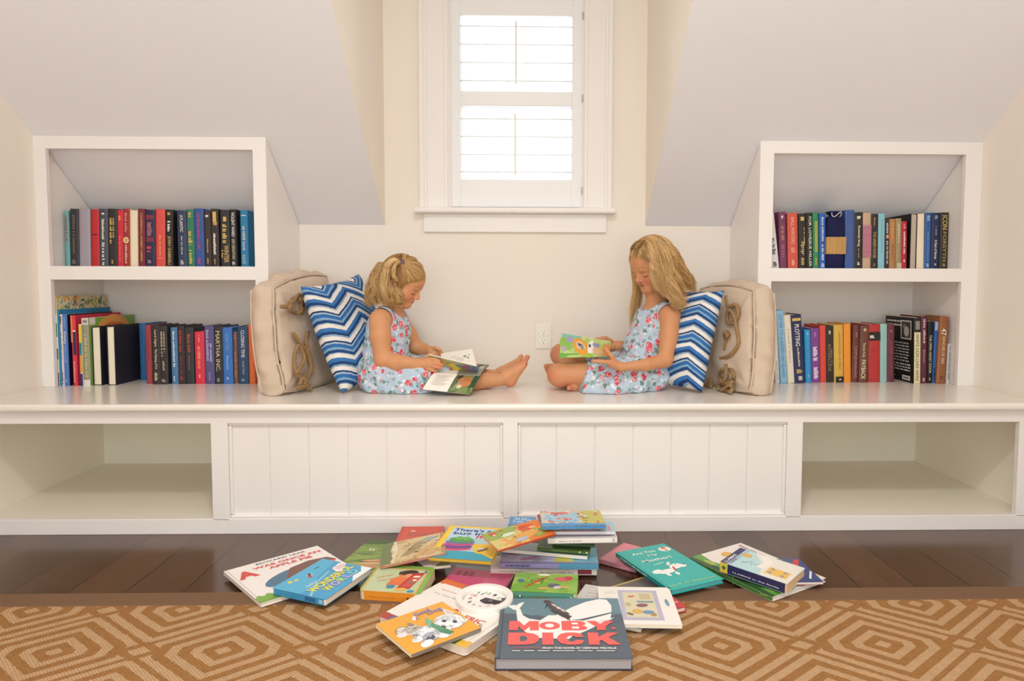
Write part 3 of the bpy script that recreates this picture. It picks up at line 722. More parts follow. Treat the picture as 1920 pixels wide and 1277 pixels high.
# navy cloth pouch with a wooden band among the novels
def pouch():
    a, b = WY(1549.5, 503, -.285), WY(1584, 503, -.285)
    t = b[0]-a[0]; h = WY(1566, 395, -.285)[2]-ZS; xc = (a[0]+b[0])/2
    r = empty('gift_pouch', 'navy cloth pouch with wooden band and pale ribbon, among the upper right books', 'pouch', Matrix.Translation((xc, -.24, ZS)))
    N = MB(); n = 24; cl = painted('navy_cloth', '#23264f', .85, .2, .2)
    prof = [(0, .92), (.06, 1.), (.3, 1.0), (.55, 1.), (.74, .98), (.84, .9), (.9, .62), (.93, .42), (.965, .62), (1., .7)]
    vs = []; fs = []
    for z, k in prof:
        for j in range(n):
            w_ = 2*math.pi*j/n; c, s_ = math.cos(w_), math.sin(w_)
            wr = 1+(.09*math.sin(7*w_) if z > .8 else .0)
            e = .45
            vs.append((t/2*k*wr*math.copysign(abs(c)**e, c)+(.012*math.sin(z*9) if z > .9 else 0), .045*k*wr*math.copysign(abs(s_)**e, s_), h*z))
    for i in range(len(prof)-1):
        for j in range(n): fs.append((i*n+j, i*n+(j+1) % n, (i+1)*n+(j+1) % n, (i+1)*n+j))
    fs += [tuple(range(n))[::-1], tuple(range((len(prof)-1)*n, len(prof)*n))]
    N.add(vs, fs, cl); N.build('bag', r, smooth=True)
    t2 = NT('pale_wood_band'); tc = t2.n('ShaderNodeTexCoord'); mp = t2.n('ShaderNodeMapping'); mp.inputs['Scale'].default_value = (60, 60, 6)
    nz = t2.n('ShaderNodeTexNoise', i_Scale=1.5, i_Detail=4.); t2.l(tc.outputs['Object'], mp.inputs[0]); t2.l(mp.outputs[0], nz.inputs[0])
    t2.l(t2.mix(nz.outputs[0], '#9c6f38', '#d9ae68'), t2.b.inputs['Base Color'])
    N = MB()
    for x0, x1, y0, y1 in ((-t/2-.001, t/2+.001, -.0475, -.0435), (-t/2-.001, t/2+.001, .0435, .0475), (-t/2-.002, -t/2, -.0475, .0475), (t/2, t/2+.002, -.0475, .0475)):
        N.box(x0, x1, y0, y1, h*.255, h*.55, t2.m)
    N.build('band', r, bevel=.001)
    N = MB(); pts = []
    for i in range(28):
        w_ = i/27*2*math.pi; pts.append((.02*math.sin(w_)*1.0+.004, -.03-.012*math.cos(w_*1), h*.94+.010*math.sin(2*w_)))
    N.tube(pts, .0022, mat('#cfcad0', .5), 6); N.build('ribbon', r, smooth=True)


pouch()
# ------------------------------------------------------------------ picture books strewn on the floor


def flat_book(name, label, TL, TR, BL, zt, th, colr, items=(), spine='L', spine_c=None, spine_items=(), soft=False, board=False, pages=None, back=None, edge=None, group='picture books strewn on the floor', rad=0, par=None):
    """a book lying on its back: three pixel corners of the cover and their heights"""
    if np.isscalar(zt): zt = (zt, zt, zt)
    A, B, C = [WZ(p[0], p[1], z) for p, z in zip((TL, TR, BL), zt)]
    U = B-A; V = A-C
    w = np.linalg.norm(U); eu = U/w; N = unit(np.cross(U, V)); ev = np.cross(N, eu); hh = V@ev
    # share the skew between both edges
    sk = (V@eu)/hh
    an = math.atan(sk)*.5
    eu2 = eu*math.cos(an)+ev*math.sin(-an)*-1*-1 if False else eu*math.cos(an)-ev*math.sin(an)
    eu = unit(eu2); ev = np.cross(N, eu)
    cen = (B+C)/2
    M = frame(cen-N*th, eu, ev, N)
    r = empty(name, label, 'book', M, group)
    cm = mat(colr, .3, .5) if isinstance(colr, str) else colr
    pg = mat(pages, .7, .2) if isinstance(pages, str) else (pages or PAGE)
    sc = mat(spine_c, .3, .5) if spine_c else cm
    bk = mat(back, .35) if back else cm
    x, y = w/2, hh/2
    bt = .0009 if soft else (.0022 if not board else .0016)
    oh = .0 if soft or board else .003

    def plate(mb, z0, z1, mt):
        if not rad: mb.box(-x, x, -y, y, z0, z1, mt); return
        pr = []
        for cx, cy, a0 in ((x-rad, y-rad, 0), (-x+rad, y-rad, 1), (-x+rad, -y+rad, 2), (x-rad, -y+rad, 3)):
            for k in range(5):
                a = (a0+k/4)*math.pi/2; pr.append((cx+rad*math.cos(a), cy+rad*math.sin(a), z0))
        mb.prism(pr, (0, 0, z1-z0), mt)
    mb = MB()
    plate(mb, th-bt, th, cm); plate(mb, 0, bt, bk)
    sp_t = .0008 if soft else .002
    if spine == 'L': mb.box(-x, -x+sp_t, -y+rad, y-rad, 0, th-.0002, sc); art(mb, (-x-.0001, y, 0), (0, -2*y, 0), (0, 0, th), (-1, 0, 0), spine_items, .0002)
    if spine == 'R': mb.box(x-sp_t, x, -y+rad, y-rad, 0, th-.0002, sc); art(mb, (x+.0001, -y, 0), (0, 2*y, 0), (0, 0, th), (1, 0, 0), spine_items, .0002)
    if spine == 'B': mb.box(-x+rad, x-rad, -y, -y+sp_t, 0, th-.0002, sc); art(mb, (-x, -y-.0001, 0), (2*x, 0, 0), (0, 0, th), (0, -1, 0), spine_items, .0002)
    if spine == 'T': mb.box(-x, x, y-sp_t, y, 0, th-.0002, sc)
    if not soft and not board:      # hinge groove beside the spine
        dk = mat(tuple(q*.8 for q in lin_s(colr)), .4) if isinstance(colr, str) else cm
        if spine == 'L': mb.add([(-x+.006, -y, th+.0001), (-x+.0085, -y, th+.0001), (-x+.0085, y, th+.0001), (-x+.006, y, th+.0001)], [(0, 1, 2, 3)], dk)
    art(mb, (-x, -y, th), (2*x, 0, 0), (0, 2*y, 0), (0, 0, 1), items, .0002)
    mb.build('cover', r)
    mb = MB()
    i = {'L': (sp_t, oh, oh, oh), 'R': (oh, sp_t, oh, oh), 'B': (oh, oh, sp_t, oh), 'T': (oh, oh, oh, sp_t)}[spine]
    if board and rad:
        sx, x = x, x-.0006; sy, y = y, y-.0006
        plate(mb, bt, th-bt, pg); x, y = sx, sy
    else:
        g = .0006
        mb.box(-x+i[0]+g, x-i[1]-g, -y+i[2]+g, y-i[3]-g, bt, th-bt, pg)
    o = mb.build('page_block', r)
    return r, w, hh, th


def lin_s(c):
    c = c.lstrip('#'); return tuple(int(c[k:k+2], 16)/255 for k in (0, 2, 4))


def z3(x, y): return (420+x/4.3636, 960+y/4.3636)     # helpers to note points in enlarged views
def z4(x, y): return (700+x/4, 940+y/4)
def z6(x, y): return (640+x/6, 1040+y/6)
def z5(x, y): return (900+x/4.8, 1060+y/4.8)
def zr(x, y): return (1100+x/4, 990+y/4)


def rblobs(seed, n, cols, box=(0.03, .03, .97, .97), r=(.03, .1), asp=(.3, 1)):
    q = random.Random(seed); out = []
    for _ in range(n):
        L = q.uniform(*r)
        u = q.uniform(box[0]+L, max(box[2]-L, box[0]+L)); v = q.uniform(box[1]+L, max(box[3]-L, box[1]+L))
        out.append(('ell', u, v, L, L*q.uniform(*asp), q.uniform(0, 3.1), q.choice(cols)))
    return out


# 1 white book with pie title
grass = [('poly', [(0, 0), (1, 0), (1, .13)]+[(1-k/24, .13+(.045 if k % 2 else 0)) for k in range(25)]+[(0, .13)], '#7fae45')]
flat_book('picture_book', 'large white picture book with red title and a blue brown shape, leftmost on the floor', z3(45, 485), z3(775, 258), z3(280, 775), .0235, .012, '#f1ebe6',
  grass+[('lines', 0, .0, 1, .05, 1, '#6a9a3a'), ('ell', .46, .42, .30, .135, .35, '#4d7590'), ('poly', [(.36, .30), (.52, .60), (.75, .66), (.93, .62), (.99, .50), (.8, .42), (.62, .36), (.5, .26)], '#7d5248'), ('poly', [(.62, .37), (.8, .52), (.98, .5), (.9, .38), (.7, .3)], '#e2613f'),
   ('text', 'A', .04, .64, .19, .2, 0, .05, '#d9453f'), ('text', 'EDWARD LEAR', .3, .915, .038, .53, 0, .012, '#4a4a4c'),
   ('text', 'WAS ONCE AN', .235, .805, .058, .72, 0, .03, '#d9453f'), ('text', 'APPLE PIE', .36, .715, .058, .46, 0, .03, '#d9453f')], spine='L', spine_c='#e8dcd6')
# 2 blue board book
flat_book('board_book', 'light blue board book with yellow and pink title, lying on the white apple pie book', z3(445, 615), z3(790, 365), z3(850, 740), (.045, .045, .041), .018, '#3f9fcf',
  [('poly', [(.2, .42), (.5, .62), (1, .75), (1, 1), (0, 1), (0, .5)], '#56b2d8'), ('poly', [(0, .3), (.35, .52), (.7, .6), (.7, .57), (.36, .48), (0, .25)], '#8cc8dc'), ('poly', [(.55, 0), (1, 0), (1, .22), (.86, .1), (.7, .12)], '#f0f2f2'),
   ('ell', .22, .88, .035, .03, 0, '#e8d94a'), ('ell', .30, .84, .03, .025, 0, '#e8d94a'), ('ell', .48, .76, .05, .035, .9, '#f0e9e2'), ('ell', .465, .74, .045, .028, .9, '#c93d4a'), ('ell', .5, .79, .028, .022, .9, '#34302f'), ('rect', .66, .84, .76, .855, '#2d3f58'),
   ('text', 'WHAT A', .18, .50, .045, .2, 0, .01, '#f4f2e8'), ('text', 'WONDERFUL', .1, .30, .13, .84, 0, .03, '#f2e03c'), ('text', 'W', .2, .13, .12, .15, 0, .03, '#f2e03c'), ('text', 'O', .36, .13, .12, .12, 0, .03, '#e2a6c6'), ('text', 'R', .5, .13, .12, .1, 0, .03, '#c5e06a'), ('text', 'L', .62, .13, .12, .1, 0, .03, '#c5a6de'), ('text', 'D', .74, .13, .12, .12, 0, .03, '#8fd6d0'),
   ('ell', .84, .52, .1, .07, 0, '#f2f0ee'), ('ell', .93, .55, .07, .06, 0, '#f2f0ee'), ('ell', .78, .47, .06, .05, 0, '#f2f0ee'), ('lines', .78, .46, .96, .58, 3, '#c9707c')],
  spine='L', spine_c='#3a92c0', spine_items=[('text', 'WHAT A WONDERFUL WORLD', .1, .35, .009, .45, 0, .01, '#1f4f86'), ('rect', .62, .2, .82, .8, '#1f5f96'), ('rect', .88, .2, .95, .8, '#8fc4de')], board=True, rad=.006, pages='#ead9c6')
# 3 green grass photo book
flat_book('picture_book', 'thin picture book showing green grass and a hand, under the beige illustrated book', (690, 1008), (772, 1018), (640, 1062), .016, .010, printed('grass_photo', ['#37501f', '#5f7d33', '#87a048', '#a9ab52'], 16, 1., (1, 5, 1)),
  [('poly', [(0, .2), (1, .5), (1, .62), (0, .35)], '#8aa24a'), ('poly', [(0, .5), (1, .75), (1, .8), (0, .62)], '#7d9a42'), ('poly', [(0, .82), (1, .9), (1, 1), (0, 1)], '#435a2c'), ('poly', [(0, 0), (1, .2), (1, .32), (0, .12)], '#a8a84e'),
   ('text', 'W', .22, .58, .14, .16, 0, .0, '#f2ede2'), ('ell', .62, .3, .3, .05, .28, '#dba07a'), ('ell', .6, .2, .3, .05, .2, '#e2ad86'), ('ell', .7, .1, .32, .06, .1, '#cf9468')], soft=True)
# 4 red book
flat_book('picture_book', 'plain red picture book at the back of the pile, under the beige illustrated book', (750, 987), (829, 987.5), (726, 1060), .028, .011, '#cf4529',
  [('ell', .3, .87, .06, .03, 0, '#efd8c2'), ('lines', .2, .72, .85, .82, 2, '#a55a4a')])
# 5 pale sheet book under the beige one
flat_book('picture_book', 'slim white book with a green corner, poking out under the beige illustrated book', (760, 1026), (824, 1024), (786, 1064), .042, .008, '#e9e3dc',
  [('poly', [(.55, 0), (1, 0), (1, .4)], '#6f8f4c'), ('poly', [(0, 0), (.3, 0), (0, .5)], '#3a3230')], soft=True)
# 6 beige illustrated book
flat_book('picture_book', 'narrow beige illustrated book with mossy border, slanting at the left of the pile', z3(1305, 268), z3(1806, 160), z3(1268, 447), (.055, .085, .055), .009, printed('storybook_beige', ['#8a7a4a', '#c9b17c', '#d8c493', '#b58f5c', '#9a9a6a'], 26, 2.),
  [('poly', [(0, 0), (.16, 0), (.19, .3), (.14, .6), (.18, 1), (0, 1)], '#6d7a48'), ('poly', [(.15, .1), (.2, .2), (.16, .35), (.21, .5), (.15, .65), (.2, .85), (.17, 1), (.22, 1), (.26, .6), (.2, .0)], '#ddd2b6'),
   ('poly', [(.3, .2), (.5, .7), (.75, .9), (.7, .6), (.5, .3)], '#a08a5c'), ('poly', [(.5, .1), (.7, .5), (.9, .55), (.98, .3), (.8, .05)], '#cfa670'), ('ell', .78, .82, .09, .05, .2, '#8fa9ba'), ('ell', .68, .74, .05, .03, .4, '#a7bccb'), ('ell', .86, .72, .06, .03, .1, '#e2d8c0'), ('ell', .45, .5, .05, .03, 1., '#8a6f46'), ('ell', .55, .3, .035, .025, .3, '#6a5334'), ('rect', .93, 0, 1, 1, '#b58d5a')]
  + rblobs(5, 16, ['#b09a66', '#8f8a58', '#d8c79a', '#c08f5a'], (.3, .1, .92, .9), (.02, .05), (.2, .6)), spine='L', back='#c98a7a', pages='#d99a8a')
# 7 orange board book on green
flat_book('board_book', 'thick orange board book showing a child with a red picture book, green border', z3(1275, 432), z3(1752, 448), z3(1080, 650), (.046, .046, .036), .030, '#83ab4e',
  [('rect', .03, .0, .92, .88, '#e0a860'), ('rect', .055, .03, .895, .85, '#bccaa0'),
   ('ell', .55, .42, .17, .15, .4, '#df7438'), ('ell', .62, .64, .135, .11, .2, '#dd8450'), ('ell', .615, .735, .15, .085, .25, '#453634'), ('ell', .50, .69, .05, .07, .2, '#453634'), ('ell', .66, .62, .09, .07, 0, '#e2935f'), ('ell', .50, .62, .025, .03, 0, '#d87a48'), ('ell', .45, .3, .09, .07, .6, '#d9703a'), ('poly', [(.56, .14), (.70, .72), (.88, .76), (.78, .16)], '#b23434'), ('poly', [(.62, .2), (.72, .66), (.86, .7), (.77, .22)], '#cf4a3c'), ('ell', .74, .38, .06, .05, 0, '#9a6a5a'), ('ell', .78, .6, .06, .03, .2, '#efe6d8'), ('ell', .78, .47, .035, .03, 0, '#efe0d0'), ('ell', .46, .2, .07, .06, .3, '#3f86a6'), ('ell', .82, .08, .06, .04, 0, '#4a8fae'), ('ell', .64, .12, .1, .05, .2, '#e5b04a'), ('rect', .86, .74, .9, .84, '#3f86a6'),
   ('text', 'PLEASE READ', .15, .45, .05, .28, .5, .01, '#df8f6e'), ('text', 'TO ME NOW', .2, .33, .05, .27, .5, .01, '#df8f6e')],
  spine='B', spine_c='#e8922e', spine_items=[('text', 'Please, Baby, Please', .18, .38, .028, .42, 0, .0, '#b06a1c'), ('ell', .8, .5, .018, .02, 0, '#3a2a1c')], board=True, rad=.016, pages='#e3cfae')
# 8 yellow bug book
flat_book('picture_book', 'yellow picture book with a frog on stacked cushions, propped at the middle of the pile', z4(560, 145), z4(952, 222), z4(478, 402), (.112, .112, .075), .012, '#eec42e',
  [('rect', .09, .62, .97, .95, '#b8cfe0'), ('poly', [(.09, .62), (.97, .62), (.97, .32), (.6, .2), (.09, .3)], '#a9c6c4'), ('poly', [(.0, .0), (1, 0), (1, .06), (.75, .22), (.4, .24), (0, .2)], '#3f9fb4'), ('poly', [(.55, .45), (.97, .5), (.97, .16), (.7, .2)], '#e9bd34'),
   ('ell', .33, .30, .26, .055, .05, '#d8487c'), ('ell', .34, .36, .25, .06, .05, '#6a4a86'), ('ell', .35, .44, .24, .06, .05, '#c04a86'), ('ell', .35, .50, .24, .055, .05, '#5f7a8e'), ('ell', .35, .57, .2, .07, 0, '#5a9a4e'), ('ell', .3, .62, .06, .05, 0, '#6cae58'), ('ell', .42, .62, .06, .05, 0, '#6cae58'), ('ell', .78, .3, .09, .03, .6, '#7a5a34'), ('ell', .74, .34, .06, .03, .2, '#d8d0c0'), ('ell', .12, .4, .03, .03, 0, '#d05a8a'),
   ('text', "There's a", .13, .83, .085, .62, 0, .015, '#2b3c7a'), ('text', 'bug in', .15, .70, .1, .5, 0, .02, '#2b3c7a'), ('text', 'my', .56, .60, .1, .26, 0, .02, '#d4342f')],
  spine='B', spine_c='#e3c04a', pages='#e8d8a8')
# 9 open-looking orange and green book
flat_book('picture_book', 'green and orange farm picture book with red edges, lying across the top of the pile', z4(797, 246), z4(1222, 141), z4(945, 358), (.145, .155, .135), .007, printed('storybook_farm', ['#6f9a44', '#b9bd6a', '#dcc07a', '#d98a44', '#c9582e'], 22, 5.),
  [('poly', [(.55, 0), (1, 0), (1, 1), (.6, 1)], '#dd7a34'), ('poly', [(.1, .15), (.5, .1), (.8, .35), (.95, .6), (.5, .5)], '#dba04e'), ('poly', [(0, .55), (.4, .5), (.6, .9), (.5, 1), (0, 1)], '#93a852'), ('ell', .35, .62, .13, .05, .1, '#d5dcc8'), ('ell', .72, .72, .15, .09, .1, '#d2562e'), ('ell', .66, .8, .06, .05, 0, '#c24a28'), ('ell', .8, .66, .06, .04, 0, '#e6b070'), ('ell', .46, .2, .12, .05, .2, '#a9b4c0'), ('ell', .8, .2, .1, .05, .2, '#8fae4e'), ('ell', .15, .85, .07, .05, 0, '#c9584a'), ('ell', .88, .42, .06, .04, .4, '#6f9a44')]
  + rblobs(11, 14, ['#7fa04a', '#e6c27a', '#cf6a34', '#e8e0c0', '#9a8a4a'], (.05, .05, .95, .95), (.02, .045), (.3, .8)), spine='B', spine_c='#cc4a2c', back='#c8452a', pages='#e0b48a', soft=True)
# stack at the right rear ------------------------------------------------
flat_book('picture_book', 'white hardcover with black letters along its spine, bottom of the tall rear stack', (925, 1043), (1116, 1043), (919, 1066), .028, .020, '#efe8df', [('rect', .03, .1, .97, .9, '#e5dcd2')], spine='B', spine_c='#f1ebe2',
  spine_items=[('text', 'ALLIGATORS ALL', .46, .25, .012, .33, 0, .02, '#3a3436'), ('rect', .82, .15, .95, .85, '#8f3a40'), ('lines', .08, .3, .3, .7, 1, '#c9bdb0')])
flat_book('picture_book', 'wide lilac and blue picture book with a red bookcase scene, in the rear stack', (945, 1020), (1118, 1020), (935, 1056), .048, .018, printed('storybook_lilac', ['#8f88b8', '#a9a3cc', '#c4c0dc', '#7fa6c6'], 14, 4.),
  [('rect', .68, 0, 1, 1, '#6fb4c8'), ('poly', [(.55, 0), (.75, 0), (.7, 1), (.6, 1)], '#c9c84e'), ('rect', .08, .4, .2, 1, '#c05a40'), ('rect', .2, .45, .4, 1, '#6a3a3a')]+[('rect', .2+k*.02, .5, .21+k*.02, .95, c) for k, c in enumerate(['#d8d0c8', '#3a3a4a', '#c0a070', '#7a2a2a', '#d0c8c0', '#3a4a6a', '#b06a4a', '#d8c8b0', '#4a2a3a'])]+[('poly', [(.2, .18), (.38, .32), (.38, .26), (.22, .12)], '#c85a7a'), ('ell', .5, .3, .09, .06, .2, '#c8c4dc'), ('rect', .0, .0, 1, .06, '#8f8ab8')],
  spine='B', spine_c='#9a94bc', spine_items=[('lines', .06, .25, .3, .75, 1, '#5a5488'), ('rect', .6, 0, 1, 1, '#5a9ab8')])
flat_book('picture_book', 'slim pale book with white page edges, below the dark green one in the rear stack', (950, 1016), (1108, 1025), (938, 1031), (.064, .064, .062), .012, '#8fa6ae', [('rect', 0, 0, .5, 1, '#a9b8b8')], spine='T', soft=True, pages='#ece3d4')
flat_book('picture_book', 'dark green book with small pale marks on its spine, in the rear stack', (1016, 1011), (1112, 1014), (1004, 1028), (.082, .080, .080), .012, '#5c7a3e',
  [('rect', .02, .1, .98, .9, '#56723a'), ('rect', .3, .4, .7, .9, '#3a5a4a')], spine='B', spine_c='#54733c', spine_items=[('rect', .8, .3, .83, .7, '#e0dcc8'), ('lines', .3, .35, .6, .65, 1, '#8fa46a'), ('rect', .93, .3, .96, .7, '#e0dcc8')])
flat_book('picture_book', 'black and green photo book jutting right below the white ones in the rear stack', (1040, 1001), (1118, 1003), (1034, 1018), .096, .010, '#2c3a2c', [('poly', [(.6, 0), (1, 0), (1, 1), (.8, 1)], '#6f9a4a'), ('ell', .5, .4, .2, .1, 0, '#3f5a3a')], spine='B', spine_c='#3f5a38')
flat_book('picture_book', 'white book with short black lettering on its spine, in the tall rear stack', (1024, 992), (1150, 992), (1028, 1008), .125, .018, '#f0eae4', [('rect', .02, .05, .98, .95, '#d8d4dc')], spine='B', spine_c='#f3ede6', spine_items=[('text', 'MAX & RUBY', .16, .34, .011, .34, 0, .02, '#3a3434'), ('rect', .93, .2, .97, .8, '#c9c0b8')])
flat_book('picture_book', 'pale lilac book with pink figures, right under the top of the rear stack', (1018, 978), (1147, 979), (1021, 996), .142, .010, '#cfcadb', [('poly', [(0, 0), (.5, 0), (.3, 1), (0, 1)], '#d8c0d0'), ('poly', [(.7, 0), (1, 0), (1, 1), (.8, 1)], '#9fc4d4'), ('rect', .74, .1, .78, .6, '#d8808c'), ('rect', .9, .1, .94, .6, '#d8808c')], spine='B', spine_c='#e2dce2', soft=True)
flat_book('picture_book', 'small grey and red book just under the topmost blue one of the rear stack', (1003, 963), (1098, 963), (1020, 988), .152, .008, '#6f6a72', [('poly', [(0, .6), (.2, .9), (.1, 1), (0, 1)], '#a8404a')], spine='L', spine_c='#5a5560', soft=True)
flat_book('picture_book', 'bright blue picture book with animals and flowers, topmost of the rear stack', z4(1240, 70), z4(1690, 72), z4(1276, 183), .166, .011, printed('storybook_blue', ['#4a8cc4', '#8fc0da', '#d8cdb8', '#d87a5a', '#7fa858'], 34, 3.),
  [('poly', [(.66, 0), (1, 0), (1, 1), (.62, 1)], '#c2b95a'), ('poly', [(0, 0), (1, 0), (1, .12), (0, .2)], '#4a92c8'), ('poly', [(.1, .3), (.6, .25), (.62, .8), (.15, .85)], '#9cc4d4'), ('rect', .17, .74, .46, .9, '#d86a5a'), ('ell', .35, .45, .12, .05, 0, '#d8a0a0')]
  + rblobs(21, 44, ['#d05a4a', '#e8d0a8', '#7fb04e', '#e8e0e0', '#c8803c', '#d87a8a', '#5a86b8'], (.08, .1, .95, .95), (.015, .04), (.4, .9)), spine='B', spine_c='#3f8cc6', pages='#e6dcd6')
flat_book('picture_book', 'blue book with pale swirls at the very back, behind the farm picture book', (957, 969), (1006, 969), (952, 984), .150, .016, '#4a8cc0', [('ring', .3, .72, .1, .06, '#d2e2ec'), ('ring', .55, .7, .1, .06, '#d2e2ec'), ('ring', .42, .35, .1, .06, '#d2e2ec'), ('ring', .75, .55, .09, .05, '#d2e2ec'), ('ell', .2, .4, .06, .04, 0, '#d2e2ec')])
# pink clock-side book and clock book -----------------------------------
flat_book('picture_book', 'hot pink book with grey blue border, under the toy clock book', (858, 1059), (968, 1069), (826, 1095), .0118, .010, '#d84a7e', [('rect', 0, .84, 1, 1, '#a9bccb'), ('rect', .1, .5, .16, .7, '#b03a60'), ('rect', .22, .5, .28, .7, '#b03a60'), ('rect', .32, .5, .38, .7, '#b03a60'), ('rect', .6, .2, 1, .6, '#e06a90')], soft=True)
patch = []
q_ = random.Random(9); pc = ['#7d6a92', '#d8623c', '#e8b84a', '#c98aa0', '#6a6a9a', '#e0c8b0', '#5a8a4a', '#b0483c']
for k in range(9):
    patch += [('rect', k/9, 0, (k+1)/9, .11, q_.choice(pc)), ('rect', k/9, .89, (k+1)/9, 1, q_.choice(pc))]
r_, w_, h_, t_ = flat_book('clock_book', 'white book with a round toy clock face and patchwork border', z6(1190, 212), z6(1970, 560), z6(552, 690), .032, .020, '#efe8e0',
  patch+[('rect', 0, .89, .28, 1, '#dd6f3c'), ('rect', .06, .1, .95, .9, '#f0eae2'), ('text', 'The Very Busy Spider', .1, .66, .035, .5, 0, .004, '#8a8480'), ('lines', .12, .76, .4, .8, 1, '#d8a890'), ('text', 'ERIC', .66, .40, .075, .22, 0, .03, '#c8453a'), ('text', 'CARLE', .66, .31, .075, .24, 0, .03, '#2f7a5c'), ('ring', .52, .42, .09, .085, '#5a5654'), ('ell', .52, .48, .035, .04, .3, '#d84a34')], spine='L', board=True, rad=.012, pages='#e6d8c8')
m = MB()
cx, cy, R = w_*.13, h_*.30, .078
m.lathe([(R, 0), (R, .014), (R*.985, .017), (R*.8, .017), (R*.76, .014), (R*.76, .003), (.001, .003)], (cx, cy, t_), (0, 0, 1), mat('#f1ece4', .3), 48)
k = m.build('clock_rim', r_, smooth=False)
m = MB()
m.lathe([(R*.75, 0), (R*.75, .0045), (.001, .0045)], (cx, cy, t_), (0, 0, 1), mat('#f4f0ea', .35), 40)
m.lathe([(R*.76, 0), (R*.76, .0042), (R*.72, .0042)], (cx, cy, t_), (0, 0, 1), mat('#2c2a2c', .4), 40)
nums = []
for n_ in range(1, 13):
    a_ = math.pi/2-n_*math.pi/6+.35; s_ = str(n_)
    nums.append(('text', s_, .5+.345*math.cos(a_)-.045*len(s_), .5+.345*math.sin(a_)-.05, .11, .07*len(s_), 0, .0, ['#c8503c', '#4a4648', '#7fae6a', '#4a4648', '#c8503c'][n_ % 5]))
S_ = R*1.5
art(m, (cx-S_/2, cy-S_/2, t_+.0046), (S_, 0, 0), (0, S_, 0), (0, 0, 1), nums, .0002)
m.build('clock_face', r_)
m = MB()
m.prism([(cx-.006, cy-.012, t_+.0055), (cx+.014, cy-.016, t_+.0055), (cx+.05, cy+.004, t_+.0055), (cx+.046, cy+.014, t_+.0055), (cx-.002, cy+.008, t_+.0055)][::1], (0, 0, .003), mat('#34303c', .35))
m.lathe([(.007, 0), (.007, .004), (.001, .005)], (cx+.022, cy-.002, t_+.006), (0, 0, 1), mat('#6a5a5c', .35), 14)
m.build('clock_hand', r_)
FUR = printed('white_fur_print', ['#777b88', '#c4c7cf', '#eceef0', '#f8f8f6', '#f8f8f6'], 60, 2.)
TAB = printed('tabby_print', ['#6a625c', '#b9afa6', '#e6ddd6', '#efe8e2'], 70, 4.)
# puppy book
ink = '#4c4a50'
flat_book('picture_book', 'yellow book with a white puppy in a green scarf, nearest the camera on the left', (720, 1170), (831, 1120), (769, 1238), .046, .009, '#eba93c',
  [('ell', .2, .58, .11, .12, .3, ink), ('ell', .2, .58, .1, .11, .3, TAB), ('ell', .3, .52, .13, .12, 0, TAB), ('ell', .34, .68, .03, .06, .3, '#8f8782'), ('ell', .46, .8, .03, .06, -.5, '#efe9e6'), ('ell', .13, .5, .07, .06, 0, '#eee4de'),
   ('ell', .44, .34, .237, .167, .25, '#8f8c90'), ('ell', .44, .34, .23, .16, .25, FUR), ('ell', .38, .22, .14, .1, .4, '#a9adba'), ('ell', .36, .19, .09, .05, .6, '#55535c'), ('ell', .22, .26, .07, .06, .2, FUR), ('ell', .27, .1, .1, .07, .5, FUR), ('ell', .55, .2, .12, .12, 0, FUR),
   ('poly', [(.82, .6), (.88, .82), (.96, .58)], '#e8e6e6'), ('poly', [(.86, .62), (.885, .75), (.93, .6)], '#dcb9b4'), ('poly', [(.92, .4), (1., .30), (.9, .24)], '#e8e6e6'), ('ell', .77, .42, .197, .207, .2, '#b9b6b4'), ('ell', .77, .42, .19, .2, .2, FUR), ('ell', .66, .33, .11, .1, .2, FUR),
   ('ell', .615, .33, .05, .045, .2, '#4a454c'), ('ell', .72, .47, .03, .034, 0, '#3d3a3e'), ('ell', .82, .36, .03, .034, 0, '#3d3a3e'), ('ell', .6, .27, .04, .015, .3, '#8a8688'),
   ('poly', [(.5, .5), (.57, .53), (.66, .2), (.62, .12), (.56, .16)], '#5f9a76'), ('poly', [(.56, .52), (.48, .42), (.52, .62), (.58, .72), (.6, .56)], '#7fb592'), ('poly', [(.5, .3), (.6, .1), (.68, .14), (.62, .26)], '#4f8a68'),
   *[('poly', [(.3+.013*k, .2+.012*(k % 5)), (.312+.013*k, .2+.012*(k % 5)), (.29+.014*k, .30+.012*(k % 4))], ['#8f93a2', '#f0f0f2', '#b9bcc8'][k % 3]) for k in range(18)], *[('poly', [(.19+.012*k, .56+.01*(k % 4)), (.198+.012*k, .56), (.2+.012*k, .63+.01*(k % 3))], ['#a89e96', '#f1ebe6', '#8a817a'][k % 3]) for k in range(9)],
   ('text', 'Good', .5, .82, .1, .24, .1, .025, '#8f86bc'), ('text', 'Dog', .66, .73, .12, .22, .1, .03, '#8f86bc'), ('text', 'A', .46, .74, .06, .05, .1, .02, '#8f86bc')], spine='B', spine_c='#8a8078', soft=True, back='#c9b48a')
